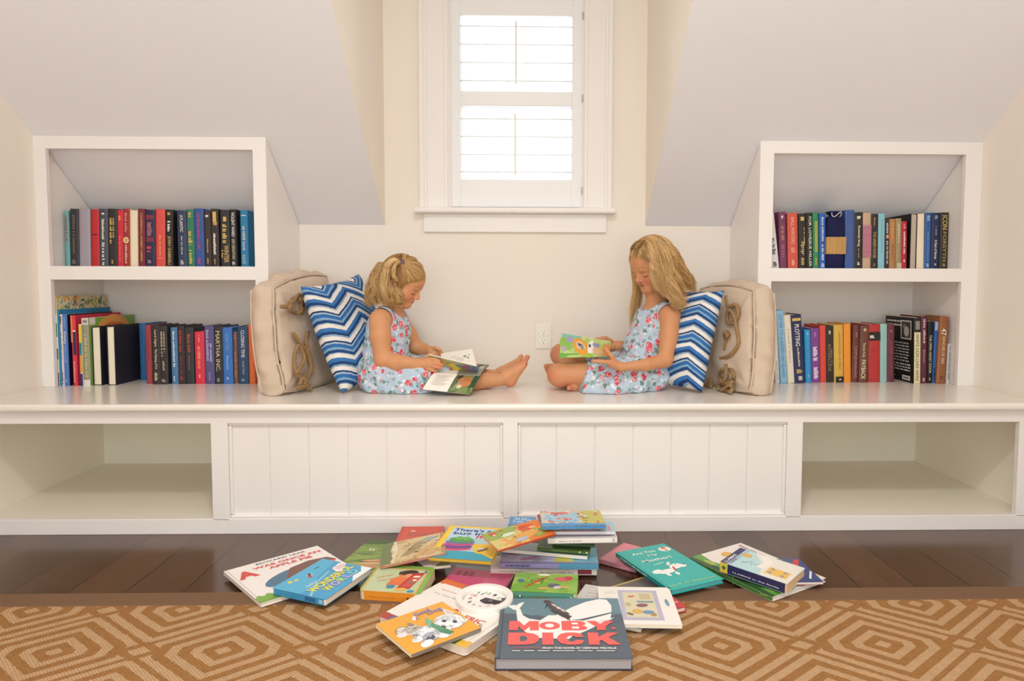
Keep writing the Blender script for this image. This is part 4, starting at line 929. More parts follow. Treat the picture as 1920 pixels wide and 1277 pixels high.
# green animal board book
flat_book('board_book', 'green board book with red title on its spine, behind the slate grey book', z4(1082, 540), z4(1552, 543), z4(1008, 682), .046, .026, printed('storybook_green', ['#6f9f3c', '#86b548', '#9cc25c', '#7fae44'], 20, 6.),
  [('poly', [(0, .0), (.5, .0), (.7, .5), (.3, .6), (0, .3)], '#79ac40'), ('ell', .76, .72, .13, .08, 0, '#d06a6a'), ('ell', .85, .78, .07, .07, 0, '#c8485a'), ('ell', .64, .36, .1, .06, .2, '#5a6070'), ('ell', .7, .28, .07, .05, .5, '#d0c8c0'), ('ell', .62, .46, .04, .035, 0, '#8a8078'), ('ell', .5, .2, .1, .035, .1, '#d8a868'), ('ell', .82, .3, .08, .03, -.2, '#d8a868'), ('ring', .37, .55, .1, .075, '#4f8f34'), ('ell', .38, .46, .05, .03, 0, '#e0b84a'), ('ell', .46, .9, .1, .04, 0, '#e6ead2'), ('ell', .12, .55, .05, .06, .5, '#4f7a8a')]
  + [('text', c_, .2+.035*k+.004*k*k*.4, .2+.105*k-.003*k*k, .075, .06, -.3, .03, '#d0402f') for k, c_ in enumerate("LET'SMV")],
  spine='B', spine_c='#5f9c82', spine_items=[('text', "Let's Move", .34, .25, .032, .4, 0, .03, '#cf2f2c'), ('ell', .15, .5, .035, .025, 0, '#2f5f6a'), ('ell', .15, .52, .018, .02, 0, '#dfe6e0'), ('rect', .9, .35, .93, .65, '#dfe6e0')], board=True, rad=.008, pages='#d9cf9e')
# big slate book with whale
BX = [(.0, .0), (.36, 0), (.5, 0)]


def slab(ch, u, v, w, h, c):
    """heavy slab letters of the big title"""
    P = {'M': [[(0, 0), (.3, 0), (.3, .45), (.45, .0), (.55, 0), (.7, .45), (.7, 0), (1, 0), (1, 1), (.68, 1), (.5, .5), (.32, 1), (0, 1)]],
         'B': [[(0, 0), (.75, 0), (.97, .1), (1, .27), (.92, .44), (.78, .5), (.92, .58), (.96, .76), (.86, .94), (.68, 1), (0, 1)]],
         'Y': [[(.34, 0), (.66, 0), (.66, .36), (1, 1), (.66, 1), (.5, .62), (.34, 1), (0, 1), (.34, .36)]],
         'D': [[(0, 0), (.6, 0), (.86, .1), (1, .34), (1, .66), (.86, .9), (.6, 1), (0, 1)]],
         'I': [[(0, 0), (1, 0), (1, 1), (0, 1)]],
         'K': [[(0, 0), (.34, 0), (.34, .3), (.42, .38), (.62, 0), (1.02, 0), (.66, .6), (1, 1), (.64, 1), (.34, .64), (.34, 1), (0, 1)]],
         'C': [[(1, .36), (.9, .08), (.66, 0), (.36, 0), (.12, .12), (0, .36), (0, .64), (.12, .88), (.36, 1), (.66, 1), (.9, .92), (1, .64), (.7, .6), (.6, .74), (.46, .74), (.36, .6), (.36, .4), (.46, .26), (.6, .26), (.7, .4)]]}[ch]
    return [('poly', [(u+x*w, v+y*h) for x, y in p], c) for p in P]


SLATE, TOPB, MR = '#55616c', '#688892', '#ea645e'
wh = '#f2f0ec'
moby = [('rect', .03, .70, 1, 1, TOPB), ('poly', [(.03, .60), (.3, .68), (.6, .60), (.85, .66), (1, .72), (1, .74), (.03, .74)], TOPB),
        ('poly', [(.03, .55), (1, .55), (1, .7), (.82, .63), (.45, .6), (.2, .7), (.03, .715)], SLATE),
        # whale: tail, back, head, jaw
        ('poly', [(.055, .855), (.11, .78), (.15, .775), (.2, .93), (.155, .90), (.13, .86), (.11, .87)], wh),
        ('poly', [(.13, .80), (.15, .56), (.2, .42), (.27, .32), (.36, .3), (.46, .36), (.55, .36), (.55, .6), (.45, .68), (.4, .68), (.33, .59), (.24, .62), (.19, .68), (.165, .8)], wh),
        ('poly', [(.42, .36), (.6, .34), (.72, .44), (.86, .58), (.9, .62), (.92, .74), (.93, .86), (.9, .97), (.84, .985), (.72, .93), (.6, .83), (.5, .72), (.42, .64)], wh),
        ('poly', [(.74, .5), (.9, .6), (.935, .645), (.89, .62), (.8, .58)], '#e2dfda'),
        ('poly', [(.3, .3), (.55, .28), (.62, .40), (.45, .42)], wh),
        ('poly', [(.58, .595), (.66, .61), (.93, .74), (.93, .72), (.68, .585)], SLATE)]
q_ = random.Random(4)
for k in range(16):     # ship rigging in dark line work
    a = q_.uniform(0, 1); u0, v0 = .36+a*.2, .93-a*.28
    moby.append(('poly', [(u0, v0), (u0+.006, v0), (u0+q_.uniform(-.03, .05), v0-q_.uniform(.06, .13)), (u0-.004, v0-.03)], '#4a3f42'))
moby += [('poly', [(.36, .95), (.40, .965), (.575, .70), (.55, .66), (.44, .74)], '#5a4c4d'), ('poly', [(.4, .78), (.47, .74), (.59, .66), (.56, .60), (.5, .66)], '#4a3f42'), ('poly', [(.42, .9), (.46, .87), (.47, .83), (.44, .85)], '#d6cfc8'), ('poly', [(.46, .85), (.5, .82), (.51, .77), (.47, .8)], '#d6cfc8'), ('poly', [(.5, .8), (.53, .78), (.54, .73), (.51, .75)], '#cfc8c2'), ('rect', .355, .92, .43, .93, '#4a3f42'), ('ell', .27, .8, .012, .012, 0, '#8a9a9c')]
moby += slab('M', .085, .42, .235, .155, MR)
moby += [('ell', .405, .497, .082, .062, 0, MR), ('ell', .405, .497, .035, .032, 0, wh)]
moby += slab('B', .5, .42, .2, .155, MR)+[('rect', .58, .515, .63, .545, wh), ('rect', .58, .445, .635, .48, wh)]
moby += slab('Y', .7, .42, .22, .155, MR)+[('ell', .905, .45, .017, .015, 0, MR)]
moby += slab('D', .085, .19, .235, .19, MR)+[('poly', [(.175, .245), (.215, .245), (.235, .285), (.215, .325), (.175, .325)], SLATE)]
moby += slab('I', .345, .19, .085, .19, MR)+slab('C', .46, .19, .205, .19, MR)+slab('K', .695, .19, .24, .19, MR)
moby += [('text', 'A POP-UP BOOK', .125, .135, .018, .2, 0, .02, '#c9555a'), ('text', 'FROM THE NOVEL BY HERMAN MELVILLE', .345, .128, .025, .55, 0, .03, '#efe9e2'), ('lines', .12, .088, .9, .115, 1, '#d5d0cb')]
moby += [('rect', 0, 0, .028, 1, '#566068'), ('rect', .028, 0, .034, 1, '#39424b')]
flat_book('picture_book', 'thick slate grey hardcover with a white whale and huge red title, nearest the camera', z5(190, 296), z5(1236, 300), z5(138, 835), .039, .029, SLATE, moby, spine='L', spine_c='#566068', pages='#a9a5a8', back='#3c3448')
# white book with framed picture, right of it
flat_book('picture_book', 'white book with framed pastel picture and blue oval, right of the slate book', z5(1042, 185), z5(1690, 205), z5(1282, 526) if False else z5(1110, 520), (.038, .038, .038), .010, '#efe9e1',
  [('rect', .27, .10, .80, .90, '#b9b4c8'), ('rect', .33, .17, .74, .84, '#d8cfae'), ('ell', .44, .72, .05, .03, .3, '#c77a66'), ('ell', .56, .48, .08, .05, .2, '#8a5a6a'), ('rect', .50, .55, .72, .6, '#7a9a9c'), ('ell', .62, .3, .08, .05, 0, '#6f93b4'), ('ell', .48, .32, .07, .06, .2, '#dcae58'), ('ell', .38, .25, .05, .03, -.6, '#7a7458'), ('rect', .55, .65, .7, .8, '#c9b890'), ('ell', .68, .24, .04, .04, 0, '#b08a5a'), ('ell', .38, .5, .04, .05, 0, '#c0b08a'), ('ell', .9, .56, .024, .10, .06, '#6a97ae'), ('ring', .13, .82, .03, .02, '#d8d2ca'), ('ring', .2, .82, .03, .02, '#d8d2ca'), ('ring', .13, .66, .03, .02, '#d8d2ca')], spine='L', soft=True, back='#9ab0c8')
flat_book('picture_book', 'pale grey book sticking out below the white framed picture book', (1094, 1091), (1222, 1118), (1066, 1152), .021, .009, '#d9d2cf', [('lines', .1, .2, .8, .8, 6, '#cbc2c0'), ('ell', .97, .1, .012, .012, 0, '#4a4648')], soft=True)
flat_book('picture_book', 'red book with white page edges, poking out right of the white framed picture book', (1188, 1130), (1255, 1110.5), (1212, 1157), .0265, .0145, '#bf2f33', [('lines', .5, .3, .95, .5, 1, '#e6b0a8')], spine='L', pages='#efe6da')
flat_book('picture_book', 'dark photo book with yellow edge and lilac corner, half under the teal book', (1152, 1101), (1216, 1074.5), (1192, 1132), .016, .012, '#5f5552', [('poly', [(.74, .0), (1, 0), (1, 1), (.8, 1)], '#9d9ab8'), ('poly', [(0, .92), (1, .94), (1, 1), (0, 1)], '#b5a05a'), ('ell', .4, .45, .12, .1, 0, '#3a302c'), ('ell', .25, .3, .08, .12, .4, '#a08a5c')], soft=True)
# teal book and pink one under it
flat_book('picture_book', 'plain pink book half hidden under the teal picture book', (1166, 1012.5), (1224, 1033), (1134, 1049), .016, .014, '#d9808c', [('rect', 0, 0, .05, 1, '#c9707c')], spine='B', spine_c='#d08f98', spine_items=[('lines', .3, .3, .6, .7, 1, '#a85a68')])
TQ = '#14aea6'
flat_book('picture_book', 'teal picture book with a white puppy and white title letters, right of the pile', zr(235, 184), zr(583, 110), zr(628, 478), .038, .013, TQ,
  [('text', 'Are You', .2, .845, .085, .46, 0, .012, '#f2efe4'), ('text', 'My', .42, .745, .085, .19, 0, .012, '#f2efe4'), ('text', 'Mother?', .2, .64, .09, .58, 0, .012, '#f2efe4'),
   ('ell', .86, .86, .115, .1, 0, '#efe6da'), ('ell', .86, .89, .05, .04, 0, '#d8584a'), ('ell', .86, .83, .02, .03, .3, '#3a3030'),
   ('ell', .36, .37, .17, .075, .1, '#f2f0ec'), ('ell', .2, .4, .1, .07, .3, '#f2f0ec'), ('ell', .6, .44, .13, .085, .25, '#f4f2ee'), ('ell', .72, .42, .07, .05, .1, '#f4f2ee'), ('ell', .775, .445, .02, .018, 0, '#2c2826'), ('ell', .3, .30, .035, .06, .1, '#f2f0ec'), ('ell', .46, .29, .035, .06, -.1, '#f2f0ec'), ('ell', .54, .52, .08, .03, .9, '#e6e2dc'), ('poly', [(.48, .36), (.53, .45), (.56, .43), (.51, .34)], '#d0453a'), ('ell', .63, .47, .012, .012, 0, '#2c2826'), ('ell', .4, .56, .12, .012, .15, '#d8ece4'),
   ('text', 'by P. D. Eastman', .08, .06, .055, .84, 0, .006, '#d7dc4a')], spine='L', spine_c='#1c8f86', spine_items=[('lines', .1, .3, .6, .7, 1, '#e8e4d8')], pages='#6fb0bc')
# right group
flat_book('picture_book', 'white picture book with a jungle green lower edge, rightmost group on the floor', zr(1160, 100), zr(1755, 372), zr(800, 225), .0245, .013, '#ede6de',
  [('poly', [(0, 0), (1, 0), (1, .17), (.8, .24), (.6, .18), (.4, .25), (.2, .17), (0, .22)], '#5f9c3c'), ('poly', [(0, 0), (1, 0), (1, .06), (.5, .1), (0, .06)], '#2f5a26'), ('ell', .5, .13, .14, .035, .1, '#8a5a34'), ('ell', .2, .12, .08, .03, 0, '#a8b84a'), ('ell', .75, .1, .09, .03, .1, '#3f7a2e'), ('ell', .3, .08, .05, .02, 0, '#24401c'), ('ell', .62, .07, .06, .02, 0, '#24401c'), ('ell', .9, .12, .05, .03, 0, '#7fae4e'), ('ell', .14, .52, .055, .06, 0, '#e8b44a'),
   ('text', 'DEAR ZOO, GOOD NIGHT', .06, .88, .035, .5, 0, .01, '#5a6a7c'), ('text', 'A', .03, .88, .05, .03, 0, .01, '#cf6a7a')], spine='B', spine_c='#3f7a34', spine_items=rblobs(4, 14, ['#24401c', '#8a5a34', '#a8b84a', '#6aa03c'], (0, .1, 1, .9), (.02, .05), (.05, .1)), pages='#e4dcd6')
flat_book('picture_book', 'dark blue book with a red triangle, under the right end of the llama board book', (1452, 1048), (1499, 1047), (1492, 1092), .038, .008, '#3a4a80', [('poly', [(.55, .55), (.95, .95), (.75, .95), (.55, .8)], '#d2443c'), ('poly', [(.65, .1), (.95, .4), (.92, .46), (.62, .16)], '#e6e2ea'), ('poly', [(0, .8), (.3, .95), (0, 1)], '#6fa0c4')], soft=True, pages='#e6dcd6', back='#b03a40')
flat_book('board_book', 'pale blue board book with navy title band, on the white jungle book', zr(1152, 147), zr(1637, 302), zr(1003, 252), (.070, .062, .066), .030, '#b7d8da',
  [('poly', [(.25, 1), (1, 1), (1, 0), (.6, 0), (.5, .5)], '#e6e2d6'), ('rect', 0, 0, .1, 1, '#35355f'), ('rect', .1, 0, .16, 1, '#a9bcd0'), ('rect', .62, .18, .93, .52, '#e8bb5a'), ('ell', .2, .72, .08, .06, 0, '#dcae58'), ('poly', [(.35, .9), (.5, .6), (.45, .3), (.55, .3), (.62, .7), (.45, 1)], '#efe9e0'),
   ('text', 'LLAMAS', .085, .06, .055, .34, math.pi/2, .02, '#eee8da'), ('text', 'LAMA', .15, .1, .04, .2, math.pi/2, .0, '#35355f')]
  + [('ell', u, v, .026, .03, 0, '#9a95a8') for u, v in ((.68, .44), (.68, .26), (.86, .44), (.86, .26))]+[('ell', .26+.04*k, .35+.06*(k % 3), .03, .008, .6*k, '#8fb0c4') for k in range(5)],
  spine='B', spine_c='#2f2f58', spine_items=[('rect', 0, 0, .12, 1, '#e0c04a'), ('text', 'LLAMAS in the family', .2, .25, .024, .7, 0, .02, '#e6e2ea'), ('ell', .06, .5, .03, .03, 0, '#4a6a3c')], board=True, rad=.005, pages='#e2bf98')
# ------------------------------------------------------------------ cushions


def quad_pillow(c00, c10, c11, c01, thick, nu=44, nv=44, pinch=.07, power=.42, box=False, wr=.004, seed=0):
    """cushion between four corners (bottom left, bottom right, top right, top left) with real thickness"""
    c00, c10, c11, c01 = [np.array(c, float) for c in (c00, c10, c11, c01)]
    N = unit(np.cross(c10-c00, c01-c00))
    U, V = np.meshgrid(np.linspace(-1, 1, nu), np.linspace(-1, 1, nv), indexing='ij')
    if not box:
        u = U*(1-pinch*(1-V**2)); v = V*(1-pinch*(1-U**2))
        prof = (np.clip((1-U**2)*(1-V**2), 0, 1))**power
    else:
        u = U*np.sqrt(1-.34*V**2/2)*1.03; v = V*np.sqrt(1-.34*U**2/2)*1.02
        prof = .4+.6*(np.clip((1-U**4)*(1-V**4), 0, 1))**.5
    a, b = (u+1)/2, (v+1)/2
    P = c00*((1-a)*(1-b))[..., None]+c10*(a*(1-b))[..., None]+c11*(a*b)[..., None]+c01*((1-a)*b)[..., None]
    rs = np.random.RandomState(seed)
    W = np.zeros_like(U)
    for k in range(9):
        f = rs.uniform(2, 7, 2); ph = rs.uniform(0, 6.3, 2)
        W += np.sin(f[0]*U+ph[0]+1.5*np.sin(f[1]*V+ph[1]))*wr/3
    for sx in (-1, 1):      # folds running in from the corners
        for sy in (-1, 1):
            d = np.hypot(U-sx, V-sy); an = np.arctan2(V-sy, U-sx)
            W += wr*1.2*np.sin(an*11+seed)*np.exp(-(d/.5)**2)*np.clip(d*3, 0, 1)
    return P, N, prof*thick, W*np.clip(prof, .2, 1), U, V


def grid_mesh(name, sides, mats_, parent, uvs=True):
    vs = []; fs = []; uv = []
    for P, flip, U, V in sides:
        P = P.copy(); P[..., 2] = np.maximum(P[..., 2], ZB+.0012)
        nu, nv = U.shape; o = len(vs)
        vs += [tuple(p) for p in P.reshape(-1, 3)]
        uv += [((a+1)/2, (b+1)/2) for a, b in zip(U.ravel(), V.ravel())]
        for i in range(nu-1):
            for j in range(nv-1):
                f = (o+i*nv+j, o+(i+1)*nv+j, o+(i+1)*nv+j+1, o+i*nv+j+1); fs.append(f[::-1] if flip else f)
    me = bpy.data.meshes.new(name); me.from_pydata(vs, [], fs)
    for m_ in mats_: me.materials.append(m_)
    me.polygons.foreach_set('use_smooth', [True]*len(fs))
    L = me.uv_layers.new(name='uv')
    L.data.foreach_set('uv', [c for f in fs for k in f for c in uv[k]])
    bm = bmesh.new(); bm.from_mesh(me); bmesh.ops.remove_doubles(bm, verts=bm.verts, dist=1e-5); bm.to_mesh(me); bm.free()
    o = bpy.data.objects.new(name, me); col.objects.link(o)
    if parent: o.parent = parent; o.matrix_parent_inverse = parent.matrix_world.inverted()
    return o


def chevron(name, per, ph, amp=.62):
    t = NT(name)
    uvn = t.n('ShaderNodeUVMap', uv_map='uv'); sp_ = t.n('ShaderNodeSeparateXYZ'); t.l(uvn.outputs[0], sp_.inputs[0])
    nz = t.n('ShaderNodeTexNoise', i_Scale=28., i_Detail=3.); t.l(uvn.outputs[0], nz.inputs[0])
    wob = t.math('MULTIPLY', t.math('SUBTRACT', nz.outputs[0], .5), .012)
    zig = t.math('MULTIPLY', t.math('PINGPONG', t.math('ADD', sp_.outputs[0], ph), .5/per), amp)
    n2 = t.n('ShaderNodeTexNoise', i_Scale=3., i_Detail=1.); t.l(uvn.outputs[0], n2.inputs[0])
    s_ = t.math('ADD', t.math('ADD', sp_.outputs[1], zig), t.math('ADD', wob, t.math('MULTIPLY', n2.outputs[0], .03)))
    f = t.math('FRACT', t.math('MULTIPLY', s_, 3.6))
    cr = t.n('ShaderNodeValToRGB'); cr.color_ramp.interpolation = 'CONSTANT'
    st = [(0, '#ebe5dc'), (.14, '#8fa9c0'), (.20, '#1d3f72'), (.30, '#3a74b4'), (.42, '#ebe5dc'), (.55, '#a9bccb'), (.58, '#1f4478'), (.68, '#7fa6c6'), (.76, '#2f6cae'), (.88, '#a9bccb'), (.935, '#1d3f72')]
    el = cr.color_ramp.elements
    el[0].position = 0; el[0].color = lin(st[0][1]); el[1].position = st[1][0]; el[1].color = lin(st[1][1])
    for p, c in st[2:]:
        e = el.new(p); e.color = lin(c)
    t.l(f, cr.inputs[0])
    mp = t.n('ShaderNodeMapping'); mp.inputs['Scale'].default_value = (140, 140, 1); t.l(uvn.outputs[0], mp.inputs[0])
    n3 = t.n('ShaderNodeTexNoise', i_Scale=1., i_Detail=2.); t.l(mp.outputs[0], n3.inputs[0])
    t.l(t.mix(t.math('MULTIPLY', n3.outputs[0], .12), cr.outputs[0], '#6f7f92'), t.b.inputs['Base Color'])
    t.b.inputs['Roughness'].default_value = .85; t.b.inputs['Specular IOR Level'].default_value = .15
    t.bump(n3.outputs[0], .25, .002)
    return t.m


def canvas():
    t = NT('beige_canvas')
    tc = t.n('ShaderNodeTexCoord'); nz = t.n('ShaderNodeTexNoise', i_Scale=420., i_Detail=2.); t.l(tc.outputs['Object'], nz.inputs[0])
    n2 = t.n('ShaderNodeTexNoise', i_Scale=9., i_Detail=3.); t.l(tc.outputs['Object'], n2.inputs[0])
    c = t.mix(nz.outputs[0], '#c4ad97', '#dfcdb9'); c = t.mix(t.math('MULTIPLY', n2.outputs[0], .18), c, '#bfa68f')
    t.l(c, t.b.inputs['Base Color']); t.b.inputs['Roughness'].default_value = .9; t.b.inputs['Specular IOR Level'].default_value = .1
    t.bump(nz.outputs[0], .2, .001)
    return t.m


M_CANVAS = canvas()
M_ROPE = painted('jute_rope', '#a9875f', .9, .1, .3)


def chevron_pillow(c00, c10, c11, c01, label, ph, seed, amp=.62):
    P, N, T, Wv, U, V = quad_pillow(c00, c10, c11, c01, .082, seed=seed, wr=.0035)
    cen = P.mean((0, 1))
    r = empty('throw_pillow', label, 'pillow', Matrix.Translation((cen[0], cen[1], ZB)), 'blue chevron pillows')
    t = T+Wv; t[0, :] = t[-1, :] = 0; t[:, 0] = t[:, -1] = 0
    grid_mesh('pillow_cover', [(P+N*t[..., None], False, U, V), (P-N*t[..., None], True, U, V)], [chevron('blue_chevron_print', 1.75, ph, amp)], r)


def box_cushion(c00, c10, c11, c01, label, ropes, seed, sgn):
    P, N, T, Wv, U, V = quad_pillow(c00, c10, c11, c01, .056, box=True, wr=.0075, seed=seed)
    cen = P.mean((0, 1))-N*.05
    r = empty('canvas_cushion', label, 'cushion', Matrix.Translation((cen[0], cen[1], ZB)), 'beige rope cushions')
    depth = .105
    Fr = P+N*((T-.028)+Wv)[..., None]; Bk = P-N*(depth+T-.028)[..., None]
    # gusset ring between both faces
    nu, nv = U.shape
    loop = [(i, 0) for i in range(nu)]+[(nu-1, j) for j in range(1, nv)]+[(i, nv-1) for i in range(nu-2, -1, -1)]+[(0, j) for j in range(nv-2, 0, -1)]
    c3 = P.mean((0, 1))
    rings = []
    for k in range(9):
        w = k/8; q = []
        for n_, (i, j) in enumerate(loop):
            p = Fr[i, j]*(1-w)+Bk[i, j]*w; o_ = p-c3-N*((p-c3)@N); o_ = unit(o_)
            q.append(p+o_*(.03*math.sin(math.pi*w)+(.0045*math.sin(n_*.42+k*.5+seed)+.003*math.sin(n_*.9+seed*2))*math.sin(math.pi*w)))
        rings.append(q+[q[0]])
    G = np.array(rings); gu, gv = np.meshgrid(np.linspace(-1, 1, 9), np.linspace(-1, 1, G.shape[1]), indexing='ij')
    o = grid_mesh('cushion_cover', [(Fr, False, U, V), (Bk, True, U, V), (G, True, gu, gv)], [M_CANVAS], r)
    for nm, S in (('piping', Fr), ('piping', Bk)):
        up_ = lambda p: np.array([p[0], p[1], max(p[2], ZB+.0058)])
        mb = MB(); mb.tube([up_(S[i, j]+unit(S[i, j]-c3)*.002) for i, j in loop]+[up_(S[0, 0])], .0042, M_CANVAS, 6); q = mb.build(nm, r, smooth=True); q.matrix_parent_inverse = r.matrix_world.inverted()
    A, B_2, C2 = [np.array(c, float) for c in (c00, c10, c01)]
    n0 = unit(np.cross(B_2-A, C2-A))
    for path in ropes:
        pts = []
        for k, (x, y, off) in enumerate(path):
            d = ray(x, y); base = A+n0*(.026+off)
            tt = ((base-CAM)@n0)/(d@n0); pts.append(CAM+d*tt)
        pts = catmull(pts, 7); pts[:, 2] = np.maximum(pts[:, 2], ZB+.0098)
        mb = MB()
        L = np.concatenate([[0], np.cumsum(np.linalg.norm(np.diff(pts, axis=0), axis=1))])
        for st in range(3):
            q = []
            for i, p in enumerate(pts):
                tg = unit(pts[min(i+1, len(pts)-1)]-pts[max(i-1, 0)]); a = unit(np.cross(tg, n0)); b = np.cross(tg, a)
                w = L[i]/.03*2*math.pi+st*2.094; q.append(p+(a*math.cos(w)+b*math.sin(w))*.0042)
            mb.tube(q, .0046, M_ROPE, 6)
        o = mb.build('rope', r, smooth=True); o.matrix_parent_inverse = r.matrix_world.inverted()


def catmull(pts, n):
    P = [np.array(p, float) for p in pts]; P = [2*P[0]-P[1]]+P+[2*P[-1]-P[-2]]
    out = []
    for i in range(1, len(P)-2):
        for k in range(n):
            t = k/n
            out.append(.5*((2*P[i])+(-P[i-1]+P[i+1])*t+(2*P[i-1]-5*P[i]+4*P[i+1]-P[i+2])*t*t+(-P[i-1]+3*P[i]-3*P[i+1]+P[i+2])*t**3))
    out.append(P[-2]); return np.array(out)


def ringpx(cx, cy, rx, ry, a0, a1, n, off=0):
    return [(cx+rx*math.cos(a0+(a1-a0)*k/(n-1)), cy+ry*math.sin(a0+(a1-a0)*k/(n-1)), off+.012*math.sin(k*2.1)) for k in range(n)]


chevron_pillow(WY(643, 737, -.585), (-.565, -.20, .478), WY(672, 514, -.18), WY(564, 537, -.565), 'blue chevron throw pillow behind the younger girl, leaning left', .12, 3, .52)
chevron_pillow((.455, -.37, .474), WY(1316, 735, -.59), WY(1358, 545, -.55), (.55, -.19, .87), 'blue chevron throw pillow behind the older girl, leaning right', .3, 8, .36)
ropesA = [[(527, 575, .012), (541, 575, .014)]+ringpx(556, 573, 13, 14, 3.1, 9.2, 11, .01)+[(563, 552, .012), (565, 590, .01)],
          [(549, 624, .01), (560, 640, .014), (575, 660, .018), (582, 680, .016), (582, 696, .014), (570, 707, .014), (558, 704, .014), (553, 690, .014), (552, 668, .012), (560, 648, .02), (571, 672, .024), (562, 690, .022), (556, 699, .02)],
          [(577, 622, .01), (574, 640, .02), (580, 665, .02), (586, 690, .016), (577, 708, .016), (570, 717, .018), (578, 722, .016), (568, 725, .014), (558, 727, .012)],
          [(584, 733, .012), (570, 722, .012), (574, 713, .024), (566, 711, .02), (562, 722, .012)]]
ropesB = [[(1361, 555, .012), (1366, 575, .016), (1380, 572, .016), (1384, 590, .016), (1374, 606, .016), (1363, 600, .018), (1366, 582, .024), (1376, 590, .026), (1380, 612, .018), (1385, 640, .014), (1378, 657, .014), (1366, 668, .014), (1351, 672, .012)],
          [(1361, 628, .02), (1362, 640, .014), (1359, 656, .012)], ringpx(1362, 627, 3.5, 4, 0, 6.3, 7, .02),
          [(1361, 684, .012), (1362, 700, .022), (1358, 713, .022)]+ringpx(1363, 705, 13.5, 14, 1.9, 8, 11, .01),
          ringpx(1360, 729, 13, 9, 0, 6.2, 9, .012)+[(1352, 733, .022), (1366, 722, .022), (1374, 714, .014)],
          [(1333, 710, .01), (1330, 724, .012), (1322, 734, .012), (1334, 736, .012)]]
box_cushion(WZ(533, 741, .475), (-.80, -.20, .478), WY(616, 510, -.17), WY(511, 534, -.60), 'beige canvas cushion with knotted rope, leaning on the left bookcase', ropesA, 1, 1)
box_cushion((.715, -.20, .478), WZ(1406, 741, .475), WY(1413, 538, -.60), WY(1310, 536, -.17), 'beige canvas cushion with knotted rope, leaning on the right bookcase', ropesB, 5, -1)
# ------------------------------------------------------------------ the two girls: one smooth skin surface each, grown from a distance field


